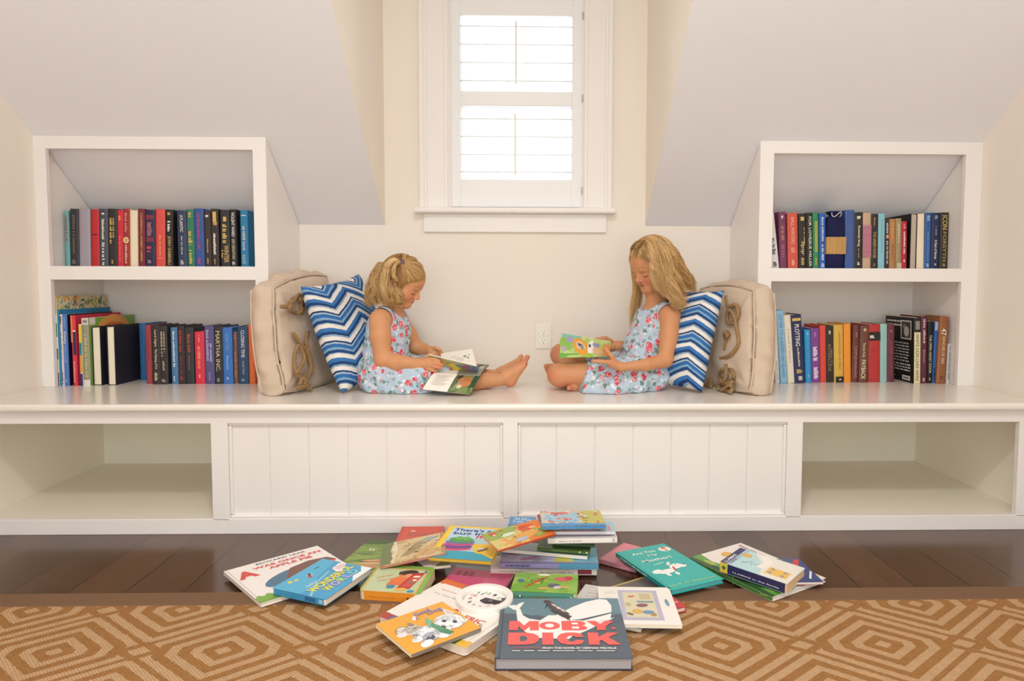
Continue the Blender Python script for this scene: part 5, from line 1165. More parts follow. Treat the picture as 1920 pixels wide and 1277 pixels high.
class Field:
    def __init__(s, lo, hi, h):
        s.lo = np.array(lo, float); s.h = h
        s.n = np.ceil((np.array(hi)-s.lo)/h).astype(int)+1
        s.F = np.full(s.n, 1., np.float32)
        s.ax = [(s.lo[i]+h*np.arange(s.n[i])).astype(np.float32) for i in range(3)]

    def reg(s, lo, hi):
        a = np.clip(np.floor((np.array(lo)-s.lo)/s.h).astype(int), 0, s.n)
        b = np.clip(np.ceil((np.array(hi)-s.lo)/s.h).astype(int)+1, 0, s.n)
        if (b <= a).any(): return None, None
        sl = tuple(slice(a[i], b[i]) for i in range(3))
        G = np.meshgrid(*[s.ax[i][sl[i]] for i in range(3)], indexing='ij', sparse=True)
        return sl, G

    def put(s, sl, d, k, op):
        A = s.F[sl]
        if op == 'u':
            h = np.clip(.5+.5*(A-d)/k, 0, 1); s.F[sl] = A*(1-h)+d*h-k*h*(1-h)
        elif op == 's':
            d = -d; h = np.clip(.5-.5*(A-d)/k, 0, 1); s.F[sl] = A*(1-h)+d*h+k*h*(1-h)
        elif op == 'i':
            s.F[sl] = np.maximum(A, d)

    def cap(s, p0, p1, r0, r1=None, k=.012, op='u'):
        r1 = r0 if r1 is None else r1
        p0, p1 = np.array(p0, float), np.array(p1, float); m = max(r0, r1)+k+2*s.h
        sl, G = s.reg(np.minimum(p0, p1)-m, np.maximum(p0, p1)+m)
        if sl is None: return
        v = p1-p0; L = v@v+1e-12
        t = np.clip(((G[0]-p0[0])*v[0]+(G[1]-p0[1])*v[1]+(G[2]-p0[2])*v[2])/L, 0, 1)
        d = np.sqrt((G[0]-p0[0]-t*v[0])**2+(G[1]-p0[1]-t*v[1])**2+(G[2]-p0[2]-t*v[2])**2)-(r0+(r1-r0)*t)
        s.put(sl, d.astype(np.float32), k, op)

    def chain(s, pts, rs, k=.01):
        for i in range(len(pts)-1): s.cap(pts[i], pts[i+1], rs[i], rs[i+1], k)

    def ell(s, c, r, R=None, k=.012, op='u'):
        c = np.array(c, float); r = np.array(r, float); R = np.eye(3) if R is None else R    # columns of R: the ellipsoid's axes
        e = np.sqrt(((R*r)**2).sum(1))+k*1.5+2*s.h
        sl, G = s.reg(c-e, c+e)
        if sl is None: return
        x = [G[0]-c[0], G[1]-c[1], G[2]-c[2]]
        q = [(x[0]*R[0, j]+x[1]*R[1, j]+x[2]*R[2, j]) for j in range(3)]
        k0 = np.sqrt(sum((q[j]/r[j])**2 for j in range(3)))
        k1 = np.sqrt(sum((q[j]/r[j]**2)**2 for j in range(3)))+1e-9
        s.put(sl, (k0*(k0-1)/k1).astype(np.float32), k, op)

    def half(s, p, n, lo=None, hi=None):
        """keep the side where (x-p).n < 0 (inside an optional box)"""
        sl, G = s.reg(s.lo if lo is None else lo, (s.lo+s.n*s.h) if hi is None else hi)
        if sl is None: return
        n = unit(n); d = (G[0]-p[0])*n[0]+(G[1]-p[1])*n[1]+(G[2]-p[2])*n[2]
        s.put(sl, d.astype(np.float32), .01, 'i')

    def mesh(s):
        F = s.F; I = F < 0
        c = np.zeros(tuple(np.array(F.shape)-1), np.uint8)
        for dx in (0, 1):
            for dy in (0, 1):
                for dz in (0, 1): c += I[dx:F.shape[0]-1+dx, dy:F.shape[1]-1+dy, dz:F.shape[2]-1+dz]
        cells = np.argwhere((c > 0) & (c < 8)); idx = np.full(c.shape, -1, np.int32); idx[tuple(cells.T)] = np.arange(len(cells))
        acc = np.zeros((len(cells), 3)); cnt = np.zeros(len(cells))
        cr = [(x, y, z) for x in (0, 1) for y in (0, 1) for z in (0, 1)]
        for a in cr:
            for ax in range(3):
                if a[ax]: continue
                b = list(a); b[ax] = 1
                fa = F[tuple((cells+a).T)]; fb = F[tuple((cells+b).T)]
                m = (fa < 0) != (fb < 0); t = np.where(m, fa/(fa-fb+1e-12), 0)
                p = np.tile(np.array(a, float), (len(cells), 1)); p[:, ax] = t
                acc[m] += p[m]; cnt[m] += 1
        V = s.lo+(cells+acc/cnt[:, None])*s.h
        Q = []
        for ax in range(3):
            u, v = (ax+1) % 3, (ax+2) % 3
            sl0 = [slice(None)]*3; sl1 = [slice(None)]*3; sl0[ax] = slice(0, -1); sl1[ax] = slice(1, None)
            A, B = I[tuple(sl0)], I[tuple(sl1)]
            E = np.argwhere(A != B); ok = (E[:, u] > 0) & (E[:, v] > 0) & (E[:, u] < F.shape[u]-1) & (E[:, v] < F.shape[v]-1); E = E[ok]
            def g(du, dv):
                q = E.copy(); q[:, u] -= du; q[:, v] -= dv; return idx[tuple(q.T)]
            q = np.stack([g(1, 1), g(0, 1), g(0, 0), g(1, 0)], 1)
            fl = ~A[tuple(E.T)]; q[fl] = q[fl][:, ::-1]; Q.append(q)
        return V, np.concatenate(Q)


def np_mesh(name, V, Q, m_, parent, tint=None):
    me = bpy.data.meshes.new(name)
    me.vertices.add(len(V)); me.vertices.foreach_set('co', V.astype(np.float32).ravel())
    k = Q.shape[1]
    me.loops.add(Q.size); me.loops.foreach_set('vertex_index', Q.ravel().astype(np.int32))
    me.polygons.add(len(Q)); me.polygons.foreach_set('loop_start', np.arange(0, Q.size, k, dtype=np.int32))
    me.polygons.foreach_set('use_smooth', np.ones(len(Q), bool))
    me.update(calc_edges=True); me.validate()
    me.materials.append(m_)
    if tint is not None:
        a = me.color_attributes.new('tint', 'FLOAT_COLOR', 'POINT')
        a.data.foreach_set('color', np.concatenate([tint, np.ones((len(tint), 1))], 1).astype(np.float32).ravel())
    o = bpy.data.objects.new(name, me); col.objects.link(o)
    if parent is not None: o.parent = parent; o.matrix_parent_inverse = parent.matrix_world.inverted()
    return o


def relax(V, Q, it=2, w=.5):
    n = len(V)
    for _ in range(it):
        S = np.zeros_like(V); C = np.zeros(n)
        for i in range(4):
            a, b = Q[:, i], Q[:, (i+1) % 4]
            for ax in range(3): S[:, ax] += np.bincount(a, V[b, ax], n)+np.bincount(b, V[a, ax], n)
            C += np.bincount(a, minlength=n)+np.bincount(b, minlength=n)
        V = V*(1-w)+w*S/np.maximum(C, 1)[:, None]
    return V


def rgb(c): return np.array(lin(c)[:3])


def skin_mat():
    t = NT('skin'); a = t.n('ShaderNodeAttribute', attribute_name='tint')
    tc = t.n('ShaderNodeTexCoord'); nz = t.n('ShaderNodeTexNoise', i_Scale=28., i_Detail=3.); t.l(tc.outputs['Object'], nz.inputs[0])
    hs = t.n('ShaderNodeHueSaturation'); t.l(a.outputs[0], hs.inputs['Color'])
    t.l(t.math('ADD', t.math('MULTIPLY', nz.outputs[0], .16), .92), hs.inputs['Value'])
    t.l(hs.outputs[0], t.b.inputs['Base Color'])
    t.b.inputs['Roughness'].default_value = .5; t.b.inputs['Specular IOR Level'].default_value = .35
    t.b.inputs['Subsurface Weight'].default_value = .12; t.b.inputs['Subsurface Radius'].default_value = (1, .35, .2); t.b.inputs['Subsurface Scale'].default_value = .006
    return t.m


def hair_mat():
    t = NT('blond_hair'); a = t.n('ShaderNodeAttribute', attribute_name='tint')
    t.l(a.outputs[0], t.b.inputs['Base Color']); t.b.inputs['Roughness'].default_value = .42; t.b.inputs['Specular IOR Level'].default_value = .4
    return t.m


def floral():
    t = NT('floral_cotton'); tc = t.n('ShaderNodeTexCoord')
    nz = t.n('ShaderNodeTexNoise', i_Scale=45., i_Detail=2.); t.l(tc.outputs['Object'], nz.inputs[0])
    va = t.n('ShaderNodeVectorMath', operation='MULTIPLY_ADD'); t.l(nz.outputs[1], va.inputs[0]); va.inputs[1].default_value = (.016,)*3; t.l(tc.outputs['Object'], va.inputs[2])

    def spots(scale, rad, cut, off):
        mp = t.n('ShaderNodeMapping'); mp.inputs['Location'].default_value = off; t.l(va.outputs[0], mp.inputs[0])
        vo = t.n('ShaderNodeTexVoronoi', i_Scale=scale); t.l(mp.outputs[0], vo.inputs['Vector'])
        sp_ = t.n('ShaderNodeSeparateColor'); t.l(vo.outputs['Color'], sp_.inputs[0])
        inside = t.math('LESS_THAN', vo.outputs['Distance'], rad)
        return t.math('MULTIPLY', inside, t.math('GREATER_THAN', sp_.outputs[0], cut)), vo, sp_
    c = t.mix(nz.outputs[0], '#a4bcd2', '#c6d4de')
    m1, _, _ = spots(46., .42, .5, (3.1, 1.7, 9.2)); c = t.mix(m1, c, '#8fa8a6')
    m1, _, _ = spots(38., .36, .45, (.4, 5.2, 2.2)); c = t.mix(m1, c, '#6f8b7c')
    m1, _, _ = spots(55., .36, .55, (7.4, 2.2, 4.2)); c = t.mix(m1, c, '#dfe2e6')
    m1, _, _ = spots(60., .3, .55, (1.4, 8.2, .2)); c = t.mix(m1, c, '#d9a4bd')
    m1, vo, sp_ = spots(31., .40, .5, (5.5, 3.3, 1.1))
    red = t.mix(sp_.outputs[1], '#c8384c', '#dd7480')
    n5 = t.n('ShaderNodeTexNoise', i_Scale=130., i_Detail=1.); t.l(tc.outputs['Object'], n5.inputs[0]); red = t.mix(t.math('GREATER_THAN', n5.outputs[0], .56), red, '#eda6a8')
    c = t.mix(m1, c, red)
    a = t.n('ShaderNodeAttribute', attribute_name='tint'); sa = t.n('ShaderNodeSeparateColor'); t.l(a.outputs[0], sa.inputs[0])
    c = t.mix(sa.outputs[0], c, '#b9b6c9')
    t.l(c, t.b.inputs['Base Color']); t.b.inputs['Roughness'].default_value = .85; t.b.inputs['Specular IOR Level'].default_value = .15
    n2 = t.n('ShaderNodeTexNoise', i_Scale=24., i_Detail=2.); t.l(tc.outputs['Object'], n2.inputs[0]); t.bump(n2.outputs[0], .35, .006)
    return t.m


M_SKIN, M_HAIR, M_DRESS = skin_mat(), hair_mat(), floral()
P = WY
SK = '#cf9468'


class Head:
    def __init__(s, C, yaw_dir, yaw, pitch, sc):
        """C world centre of the skull; yaw_dir +1 faces +X, -1 faces -X; yaw turns towards the camera"""
        f = np.array([yaw_dir*math.cos(yaw), -math.sin(yaw), 0.])
        s.fw = np.array([f[0]*math.cos(pitch), f[1]*math.cos(pitch), -math.sin(pitch)])
        s.up = np.array([f[0]*math.sin(pitch), f[1]*math.sin(pitch), math.cos(pitch)])
        s.rt = np.cross(s.fw, s.up); s.R = np.stack([s.rt, s.fw, s.up], 1); s.C = np.array(C); s.s = sc

    def w(s, *p): return s.C+s.R@(np.array(p, float)*s.s)

    def loc(s, V): return (V-s.C)@s.R/s.s

    def build(s, f):
        S = s.s
        E = lambda c, r, k=.012, op='u', R=None: f.ell(s.w(*c), np.array(r)*S, s.R if R is None else s.R@R, k*S, op)
        Cp = lambda a, b, r0, r1=None, k=.01, op='u': f.cap(s.w(*a), s.w(*b), r0*S, None if r1 is None else r1*S, k*S, op)
        E((0, -.006, 0), (.072, .086, .084)); E((0, .022, .008), (.062, .06, .062), .02)
        E((0, .022, -.045), (.054, .052, .052), .02)
        for q in (-1, 1):
            E((q*.031, .044, -.054), (.024, .024, .024), .026)
            Cp((q*.044, .0, -.06), (q*.012, .055, -.092), .016, .012, .022)
            E((q*.03, .084, -.030), (.015, .011, .0095), .012, 's')
            E((q*.029, .0615, -.0305), (.0135, .0125, .0115), .004)
            Cp((q*.014, .076, -.010), (q*.042, .064, -.012), .004, .003, .012)
            E((q*.071, -.006, -.034), (.008, .017, .024), .006)
            E((q*.0075, .0795, -.0535), (.006, .007, .005), .005)
        E((0, .060, -.0905), (.018, .0145, .0125), .016)
        Cp((0, .078, -.026), (0, .0885, -.0475), .0055, .0078, .009)
        E((0, .0735, -.0665), (.0165, .0078, .0046), .007); E((0, .0725, -.0745), (.0135, .0075, .0052), .007)
        E((0, .0825, -.0705), (.018, .005, .0011), .003, 's')

    def paint(s, V, T, smile=.002, open_=0.):
        L = s.loc(V); x, y, z = L.T; fr = y > .03
        def seg(ax, az, bx, bz):
            t = np.clip(((np.abs(x)-ax)*(bx-ax)+(z-az)*(bz-az))/((bx-ax)**2+(bz-az)**2), 0, 1)
            return np.hypot(np.abs(x)-ax-t*(bx-ax), z-az-t*(bz-az))
        def mixin(m, c):
            m = np.clip(m, 0, 1)[:, None]; T[:] = T*(1-m)+rgb(c)*m
        d = np.hypot((np.abs(x)-.034)/1.2, z+.053); mixin(np.where(fr, .55*np.exp(-(d/.018)**2), 0), '#d9775f')
        mixin(np.where(fr, .35*np.exp(-((np.hypot(x, z+.05))/.012)**2), 0), '#d57f66')
        lip = np.hypot((z+.0705-smile*(np.abs(x)/.014)**2)/.0068, x/.0155)
        mixin(np.where(fr & (y > .06), .5*np.clip((1-lip)*4, 0, 1), 0), '#b85a52')
        mixin(np.where(fr & (y > .06) & (np.abs(x) < .0145), .85*np.exp(-((z+.0705-smile*(np.abs(x)/.016)**2)/(.0012+open_))**2), 0), '#6d2a28')
        d = np.minimum(seg(.015, -.004, .029, -.001), seg(.029, -.001, .046, -.0065)); mixin(np.where(fr, .55*np.exp(-(d/.0026)**2), 0), '#8a6440')
        ax = np.abs(x); d = np.abs(z+.0393-.0042*((ax-.029)/.013)**2); mixin(np.where(fr & (np.abs(ax-.0298) < .0132), .95*np.exp(-(d/.0019)**2), 0), '#3a2418')
        d = np.minimum(seg(.0175, -.024, .03, -.0205), seg(.03, -.0205, .0435, -.025)); mixin(np.where(fr, .4*np.exp(-(d/.0018)**2), 0), '#8a5540')


def finger(f, pts, r=.0066):
    n = len(pts); f.chain(pts, [r*(1.08-.28*i/(n-1)) for i in range(n)], .003)


def foot(f, heel, ankle, ball, toes_dir, side, w, r, toe=.024, curl=(0, 0, 0)):
    """heel, ankle and ball centres; side: unit vector towards the big toe"""
    heel, ankle, ball = map(np.array, (heel, ankle, ball)); side = unit(side); td = unit(toes_dir)
    f.cap(ankle, heel, r*1.05, r*.95, .012)
    f.cap(ankle, ball+side*w*.3, r, r*.62, .015); f.cap(ankle, ball-side*w*.45, r*.9, r*.5, .015)
    f.cap(heel, ball+side*w*.42, r*.8, r*.58, .012); f.cap(heel, ball-side*w*.5, r*.8, r*.5, .012)
    for i, (o, q, l) in enumerate(((.62, .0100, 1.1), (.22, .0072, 1.05), (-.08, .0068, .95), (-.36, .0064, .82), (-.62, .0062, .68))):
        b = ball+side*w*o; e = b+td*toe*l+np.array(curl)*toe*.6
        f.cap(b, b+td*toe*l*.6, q*1.05, q*.92, .005); f.cap(b+td*toe*l*.6, e, q*.92, q, .003)


# ---- locks of hair


class Hair:
    def __init__(s): s.V = []; s.Q = []; s.T = []; s.n = 0

    def strand(s, pts, r, c, tip=.15, root=.6):
        N = len(pts); tv = np.gradient(pts, axis=0); tv /= (np.linalg.norm(tv, axis=1)[:, None]+1e-9)
        a = np.cross(tv, (0.31, .2, .93)); a /= (np.linalg.norm(a, axis=1)[:, None]+1e-9); b = np.cross(tv, a)
        t = np.linspace(0, 1, N); rr_ = r*np.clip(root+(1-root)*t/.2, 0, 1)*np.clip(tip+(1-tip)*(1-t)/.3, 0, 1)
        ring = [pts+rr_[:, None]*(a*math.cos(w)+b*math.sin(w)) for w in (0, 2.094, 4.189)]
        V = np.stack(ring, 1).reshape(-1, 3)
        i = np.arange(N-1)[:, None]*3; j = np.arange(3)[None]; j2 = (j+1) % 3
        Q = np.stack([i+j, i+j2, i+3+j2, i+3+j], -1).reshape(-1, 4)
        s.V.append(V); s.Q.append(Q+s.n); s.n += len(V)
        c = c*np.array([1.06, .97, .86]); s.T.append(np.repeat(np.clip(c*(1+.12*np.sin(t*5+c[0]*90))[:, None], 0, 1), 3, 0))

    def lock(s, ctrl, rad, n, r=.00085, c0='#ab7d48', c1='#efd5a0', wave=.004, freq=2., steps=9, px=True, seed=None, ends=.12):
        rs = np.random.RandomState(seed if seed is not None else s.n % 9973)
        pts = [P(*c) for c in ctrl] if px else ctrl
        base = catmull(pts, steps); N = len(base); t = np.linspace(0, 1, N)
        R_ = np.interp(t, np.linspace(0, 1, len(rad)), rad)
        tv = np.gradient(base, axis=0); tv /= np.linalg.norm(tv, axis=1)[:, None]+1e-9
        a = np.cross(tv, (0, 1., .2)); a /= np.linalg.norm(a, axis=1)[:, None]+1e-9; b = np.cross(tv, a)
        ph0 = rs.uniform(0, 6.3); n = int(n*2.3); r = min(r, .00095)
        ncl = max(3, n//22); cl = rs.uniform(-1, 1, (ncl, 2))*.75; cph = rs.normal(0, .9, ncl); cfr = freq*rs.uniform(.75, 1.25, ncl); cm = rs.uniform(0, 1, ncl)
        for _ in range(n):
            ci = rs.randint(ncl)
            q = math.sqrt(rs.uniform(0, 1)); w = rs.uniform(0, 6.3)
            ox, oy = q*math.cos(w), q*math.sin(w)
            g = t**.8*.72; ox = ox*(1-g)+(cl[ci, 0]+.22*ox)*g; oy = oy*(1-g)+(cl[ci, 1]+.22*oy)*g
            ph = ph0+cph[ci]+rs.normal(0, .25); am = wave*rs.uniform(.8, 1.3); fq = cfr[ci]; fl = rs.normal(0, .0016, 2)+(rs.normal(0, .006, 2) if rs.rand() < .07 else 0)
            cut = max(4, int(N*(1-rs.uniform(0, ends))))
            p = base+a*(R_*ox+am*np.sin(2*math.pi*fq*t+ph)*t**.5+fl[0]*t)[:, None]+b*(R_*oy+am*.7*np.cos(2*math.pi*fq*t+ph)*t**.5+fl[1]*t)[:, None]
            m = .45*rs.uniform(0, 1)+.55*cm[ci]
            s.strand(p[:cut], r*rs.uniform(.7, 1.25), rgb(c0)*(1-m)+rgb(c1)*m)

    def scalp(s, hd, a, b, n, spread, r=.0009, c0='#8a6238', c1='#cfae76', lift=1.045, seed=1, steps=14):
        """strands lying on the skull from a to b (head coordinates), each end jittered"""
        rs = np.random.RandomState(abs(seed)); rad = np.array([.074, .089, .0865])*lift
        for _ in range(int(n*1.9)):
            p0 = np.array(a)+rs.normal(0, 1, 3)*spread[0]; p1 = np.array(b)+rs.normal(0, 1, 3)*spread[1]
            t = np.linspace(0, 1, steps)[:, None]; q = p0*(1-t)+p1*t
            q = q-np.array([0, -.005, 0]); q = q/np.sqrt(((q/rad)**2).sum(1))[:, None]*(1+rs.uniform(-.006, .014)); q = q+np.array([0, -.005, 0])
            m = rs.uniform(0, 1)
            s.strand(hd.C+(q*hd.s)@hd.R.T, r*rs.uniform(.7, 1.3), rgb(c0)*(1-m)+rgb(c1)*m, tip=.6, root=.5)

    def build(s, parent, cap=None, capt=None):
        V, Q, T = np.concatenate(s.V), np.concatenate(s.Q), np.concatenate(s.T)
        if cap is not None:
            cv, cq = cap; Q = np.concatenate([Q, cq+len(V)]); V = np.concatenate([V, cv]); T = np.concatenate([T, np.tile(rgb(capt), (len(cv), 1))])
        return np_mesh('hair', V, Q, M_HAIR, parent, T)


def hair_cap(hd, n, d, grow=1.035, extra=()):
    lo = hd.C-.13*hd.s; f = Field(lo, hd.C+.13*hd.s, .004)
    f.ell(hd.w(0, -.006, 0), np.array([.072, .086, .084])*grow*hd.s, hd.R, .01)
    for c, r in extra: f.ell(hd.w(*c), np.array(r)*hd.s, hd.R, .02)
    nw = hd.R@np.array(n); f.half(hd.C+nw*d*hd.s, nw)
    V, Q = f.mesh(); return relax(V, Q, 2), Q


def clip_bench(f): f.half((0, 0, ZB+.0008), (0, 0, -1))


# ======================= younger girl, seated facing right
gA = empty('person', 'younger blond girl in floral dress with pigtails, sitting with straight legs and reading', 'person', Matrix.Translation((P(715, 727, -.44)[0], -.44, ZB)))
hA = Head(P(757, 520, -.445), 1, math.radians(9), math.radians(27), 1.0)
phi = math.radians(24)
RA = np.array([[math.cos(phi), math.sin(phi), 0], [-math.sin(phi), math.cos(phi), 0], [0, 0, 1]])      # columns: chest forward, lateral, up
shN, elN, wrN = P(712, 600, -.528), P(718, 674, -.556), P(788, 682, -.545)
shF, elF, wrF = P(748, 598, -.350), P(778, 650, -.325), P(808, 659, -.365)


def torsoA(f, g, k=.03):
    f.ell(P(717, 693, -.445), (.088+g, .108+g, .075+g), RA, k); f.ell(P(724, 655, -.445), (.078+g, .092+g, .085+g), RA, k)
    f.ell(P(729, 618, -.44), (.074+g, .098+g, .085+g), RA, k); f.cap(P(716, 597, -.515), P(745, 597, -.365), .036+g, .036+g, k)


def armsA(f, k=.012):
    f.chain([shN, P(713, 630, -.545), elN], [.041, .039, .033], k); f.chain([elN, P(742, 679, -.565), wrN], [.033, .030, .0205], k)
    f.chain([shF, P(766, 628, -.335), elF], [.037, .034, .029], k); f.chain([elF, P(794, 657, -.335), wrF], [.029, .027, .02], k)


f = Field((P(672, 600, -.44)[0], -.645, .462), (P(1012, 600, -.44)[0], -.275, 1.03), .0023)
torsoA(f, 0); f.cap(P(732, 590, -.44), P(748, 553, -.443), .038, .034, .025)
hA.build(f); armsA(f)
# near hand on the book cover
f.cap(wrN, P(803, 676, -.562), .0185, .0125, .01); f.cap(wrN, P(802, 688, -.562), .0175, .0115, .01); f.cap(P(792, 682, -.553), P(805, 682, -.566), .017, .012, .01)
for a, b, c in (((805, 674, -.566), (814, 674, -.574), (824, 677, -.574)), ((807, 680, -.568), (818, 681, -.577), (829, 684.5, -.575)), ((806, 686, -.567), (816, 687.5, -.576), (827, 690, -.572)), ((802, 692, -.563), (810, 694, -.570), (818, 695.5, -.567))):
    finger(f, [P(*a), P(*b), P(*c)], .0078)
finger(f, [P(794, 676, -.548), P(803, 667, -.546), P(812, 664, -.54)], .0082)
# far hand
f.cap(wrF, P(818, 661, -.372), .017, .013, .01); f.cap(wrF, P(816, 667, -.38), .015, .011, .01)
for a, b, c in (((818, 658, -.365), (826, 659, -.36), (832, 665, -.365)), ((819, 663, -.372), (828, 665, -.37), (834, 671, -.375)), ((818, 668, -.38), (826, 671, -.38), (832, 677, -.385)), ((815, 672, -.386), (822, 676, -.388), (827, 681, -.39))):
    finger(f, [P(*a), P(*b), P(*c)], .0072)
finger(f, [P(808, 656, -.372), P(817, 652, -.385), P(826, 657, -.392)], .0078)
# legs
f.chain([P(724, 700, -.50), P(790, 703, -.505), P(848, 709, -.49)], [.07, .06, .044], .02)
f.chain([P(848, 709, -.49), P(890, 714.5, -.475), P(945, 712, -.452)], [.042, .0365, .0225], .012)
f.chain([P(735, 697, -.385), P(800, 700, -.38), P(855, 702, -.375)], [.066, .057, .043], .02)
f.chain([P(855, 702, -.375), P(900, 707, -.372), P(938, 704, -.372)], [.041, .0345, .022], .012)
foot(f, P(957, 715, -.445), P(949, 706, -.45), P(981, 684, -.44), P(988, 668, -.44)-P(978, 685, -.44), (.12, 1, .25), .026, .0225, .027)
foot(f, P(948, 707, -.37), P(941, 699, -.37), P(971, 678, -.37), P(979, 664, -.37)-P(970, 680, -.37), (.12, -1, .1), .025, .021, .022)
clip_bench(f)
V, Q = f.mesh(); V = relax(V, Q, 2, .45)
T = np.tile(rgb(SK), (len(V), 1)); hA.paint(V, T, .003)
for c, r in ((P(985, 672, -.44), .035), (P(960, 722, -.445), .03), (P(826, 688, -.57), .02), (P(719, 682, -.56), .03), (P(826, 677, -.575), .015)):
    m_ = (.45*np.exp(-(np.linalg.norm(V-c, axis=1)/r)**2))[:, None]; T = T*(1-m_)+rgb('#d8705c')*m_
np_mesh('body', V, Q, M_SKIN, gA, T)


def dist_arms(V, segs):
    d = np.full(len(V), 9.)
    for a, b, r in segs:
        v = b-a; t = np.clip(((V-a)@v)/(v@v), 0, 1); d = np.minimum(d, np.linalg.norm(V-a-t[:, None]*v, axis=1)-r)
    return d


def wrinkle(f, fn): f.F += fn(*np.meshgrid(*f.ax, indexing='ij', sparse=True)).astype(np.float32)


f = Field((P(668, 600, -.44)[0], -.645, .462), (P(880, 600, -.44)[0], -.275, .80), .0026)
torsoA(f, .007, .03)
f.cap(P(719, 588, -.505), P(741, 588, -.375), .026, .026, .02)
f.ell(P(723, 703, -.45), (.088, .13, .083), RA, .03)
f.chain([P(728, 701, -.505), P(790, 706, -.505), P(852, 712, -.50)], [.085, .066, .05], .03)
f.chain([P(735, 697, -.385), P(800, 700, -.38), P(852, 703, -.375)], [.08, .068, .055], .03)
f.chain([P(705, 722, -.535), P(760, 731, -.56), P(800, 732, -.555)], [.04, .03, .02], .03)
f.ell(P(790, 702, -.45), (.13, .12, .055), None, .03)
wrinkle(f, lambda x, y, z: .0032*np.sin(x*95+z*60+2*np.sin(y*30))*np.clip((.60-z)/.05, 0, 1)+.0018*np.sin(z*170+x*40)*np.clip((z-.57)/.03, 0, 1)*np.clip((.72-z)/.03, 0, 1))
f.half(P(852, 710, -.45), (1, 0, .1))
f.cap(P(736, 582, -.44), P(765, 560, -.455), .047, .06, .008, 's')
f.cap(shN+np.array([0, .01, .0]), P(707, 604, -.58), .048, .05, .006, 's'); f.cap(shF, P(757, 606, -.31), .044, .046, .006, 's')
clip_bench(f)
V, Q = f.mesh(); V = relax(V, Q, 2, .5)
dA = np.minimum(np.abs(dist_arms(V, [(shN+np.array([0, .01, .0]), P(707, 604, -.58), .049), (shF, P(757, 606, -.31), .045)])), np.abs(dist_arms(V, [(P(736, 582, -.44), P(765, 560, -.455), .053)])))
tr = np.clip((.007-dA)/.003, 0, 1)*(V[:, 2] > .66)
np_mesh('dress', V, Q, M_DRESS, gA, np.repeat(tr[:, None], 3, 1))

H = Hair()
tie = (.058, -.012, .058)      # head coordinates of the near hair tie
ty = 1 if (hA.R@np.array([1, 0, 0]))[1] < 0 else -1
for a, n_ in (((.006, .078, .052), 60), ((.02, .08, .04), 60), ((.035, .072, .03), 60), ((.048, .06, .018), 55), ((.058, .044, .005), 55), ((.066, .025, -.01), 50), ((.004, .05, .075), 60), ((.004, .01, .09), 60), ((.004, -.03, .085), 50)):
    H.scalp(hA, (ty*a[0], a[1], a[2]), (ty*tie[0], tie[1], tie[2]), n_, (.006, .004), c0='#86603a', c1='#d6b67e', seed=int(a[1]*1000)+7)
for a, b in (((.004, -.06, .065), (.05, -.075, -.03)), ((.02, -.05, .075), (.06, -.05, -.05)), ((.045, -.03, .06), (.07, -.03, -.055)), ((.06, -.01, .045), (.072, -.005, -.055)), ((.066, .012, .02), (.066, .022, -.06)), ((.0, -.05, .07), (0, -.09, -.04)), ((-.03, -.04, .07), (-.03, -.085, -.03))):
    H.scalp(hA, (ty*a[0], a[1], a[2]), (ty*b[0], b[1], b[2]), 70, (.008, .008), c0='#7a5634', c1='#b8905c', seed=int(b[1]*2000)+90, lift=1.05)
H.lock([(750, 491, -.518), (737, 489, -.535), (725, 502, -.545), (720, 528, -.545), (722, 552, -.54), (729, 570, -.525)], [.004, .010, .017, .019, .016, .008], 110, c0='#c0955a', c1='#f8e6ba', wave=.005, freq=1.7, seed=3)
H.lock([(750, 492, -.52), (741, 497, -.545), (738, 512, -.55), (741, 522, -.55), (748, 529, -.545)], [.004, .008, .009, .007, .003], 36, c0='#c9a468', c1='#f4e4bc', wave=.002, seed=4)
for k, (yy, xo) in enumerate(((-.50, 6), (-.475, 0), (-.45, -4), (-.42, -6), (-.39, -4))):
    H.lock([(722+xo, 494, yy), (709+xo, 515, yy-.005), (703+xo, 540, yy-.01), (699+xo, 560, yy-.005), (697+xo*1.4, 576, yy)], [.014, .02, .024, .024, .016], 80, c0='#9d743f', c1='#f0d49c', wave=.009, freq=2.6, seed=10+k, ends=.25)
for k, c in enumerate(([(728, 520, -.515), (724, 545, -.525), (728, 565, -.52), (738, 575, -.51)], [(735, 525, -.517), (735, 548, -.525), (740, 566, -.515), (752, 573, -.50)], [(742, 535, -.512), (743, 552, -.518), (747, 568, -.508), (757, 578, -.495)], [(750, 538, -.507), (751, 552, -.51), (754, 565, -.50), (757, 572, -.49)], [(715, 530, -.51), (712, 555, -.52), (722, 570, -.52), (742, 572, -.515), (754, 580, -.505)])):
    H.lock(c, [.009, .012, .011, .006], 46, c0='#a37843', c1='#efd29a', wave=.007, freq=2.2, seed=30+k, ends=.3)
H.build(gA, hair_cap(hA, (0, .875, -.483), .040), '#8f6b42')
m = MB(); tp = hA.w(ty*tie[0]*1.05, tie[1], tie[2]*1.05)
m.tube([tp+.0072*(hA.fw*math.cos(w)+np.array([0, .35, .94])*math.sin(w)) for w in np.linspace(0, 2*math.pi, 15)], .0028, mat('#6f4f86', .5), 7)
o = m.build('hair_tie', gA, smooth=True); o.matrix_parent_inverse = gA.matrix_world.inverted(); o['label'] = 'purple elastic hair tie'

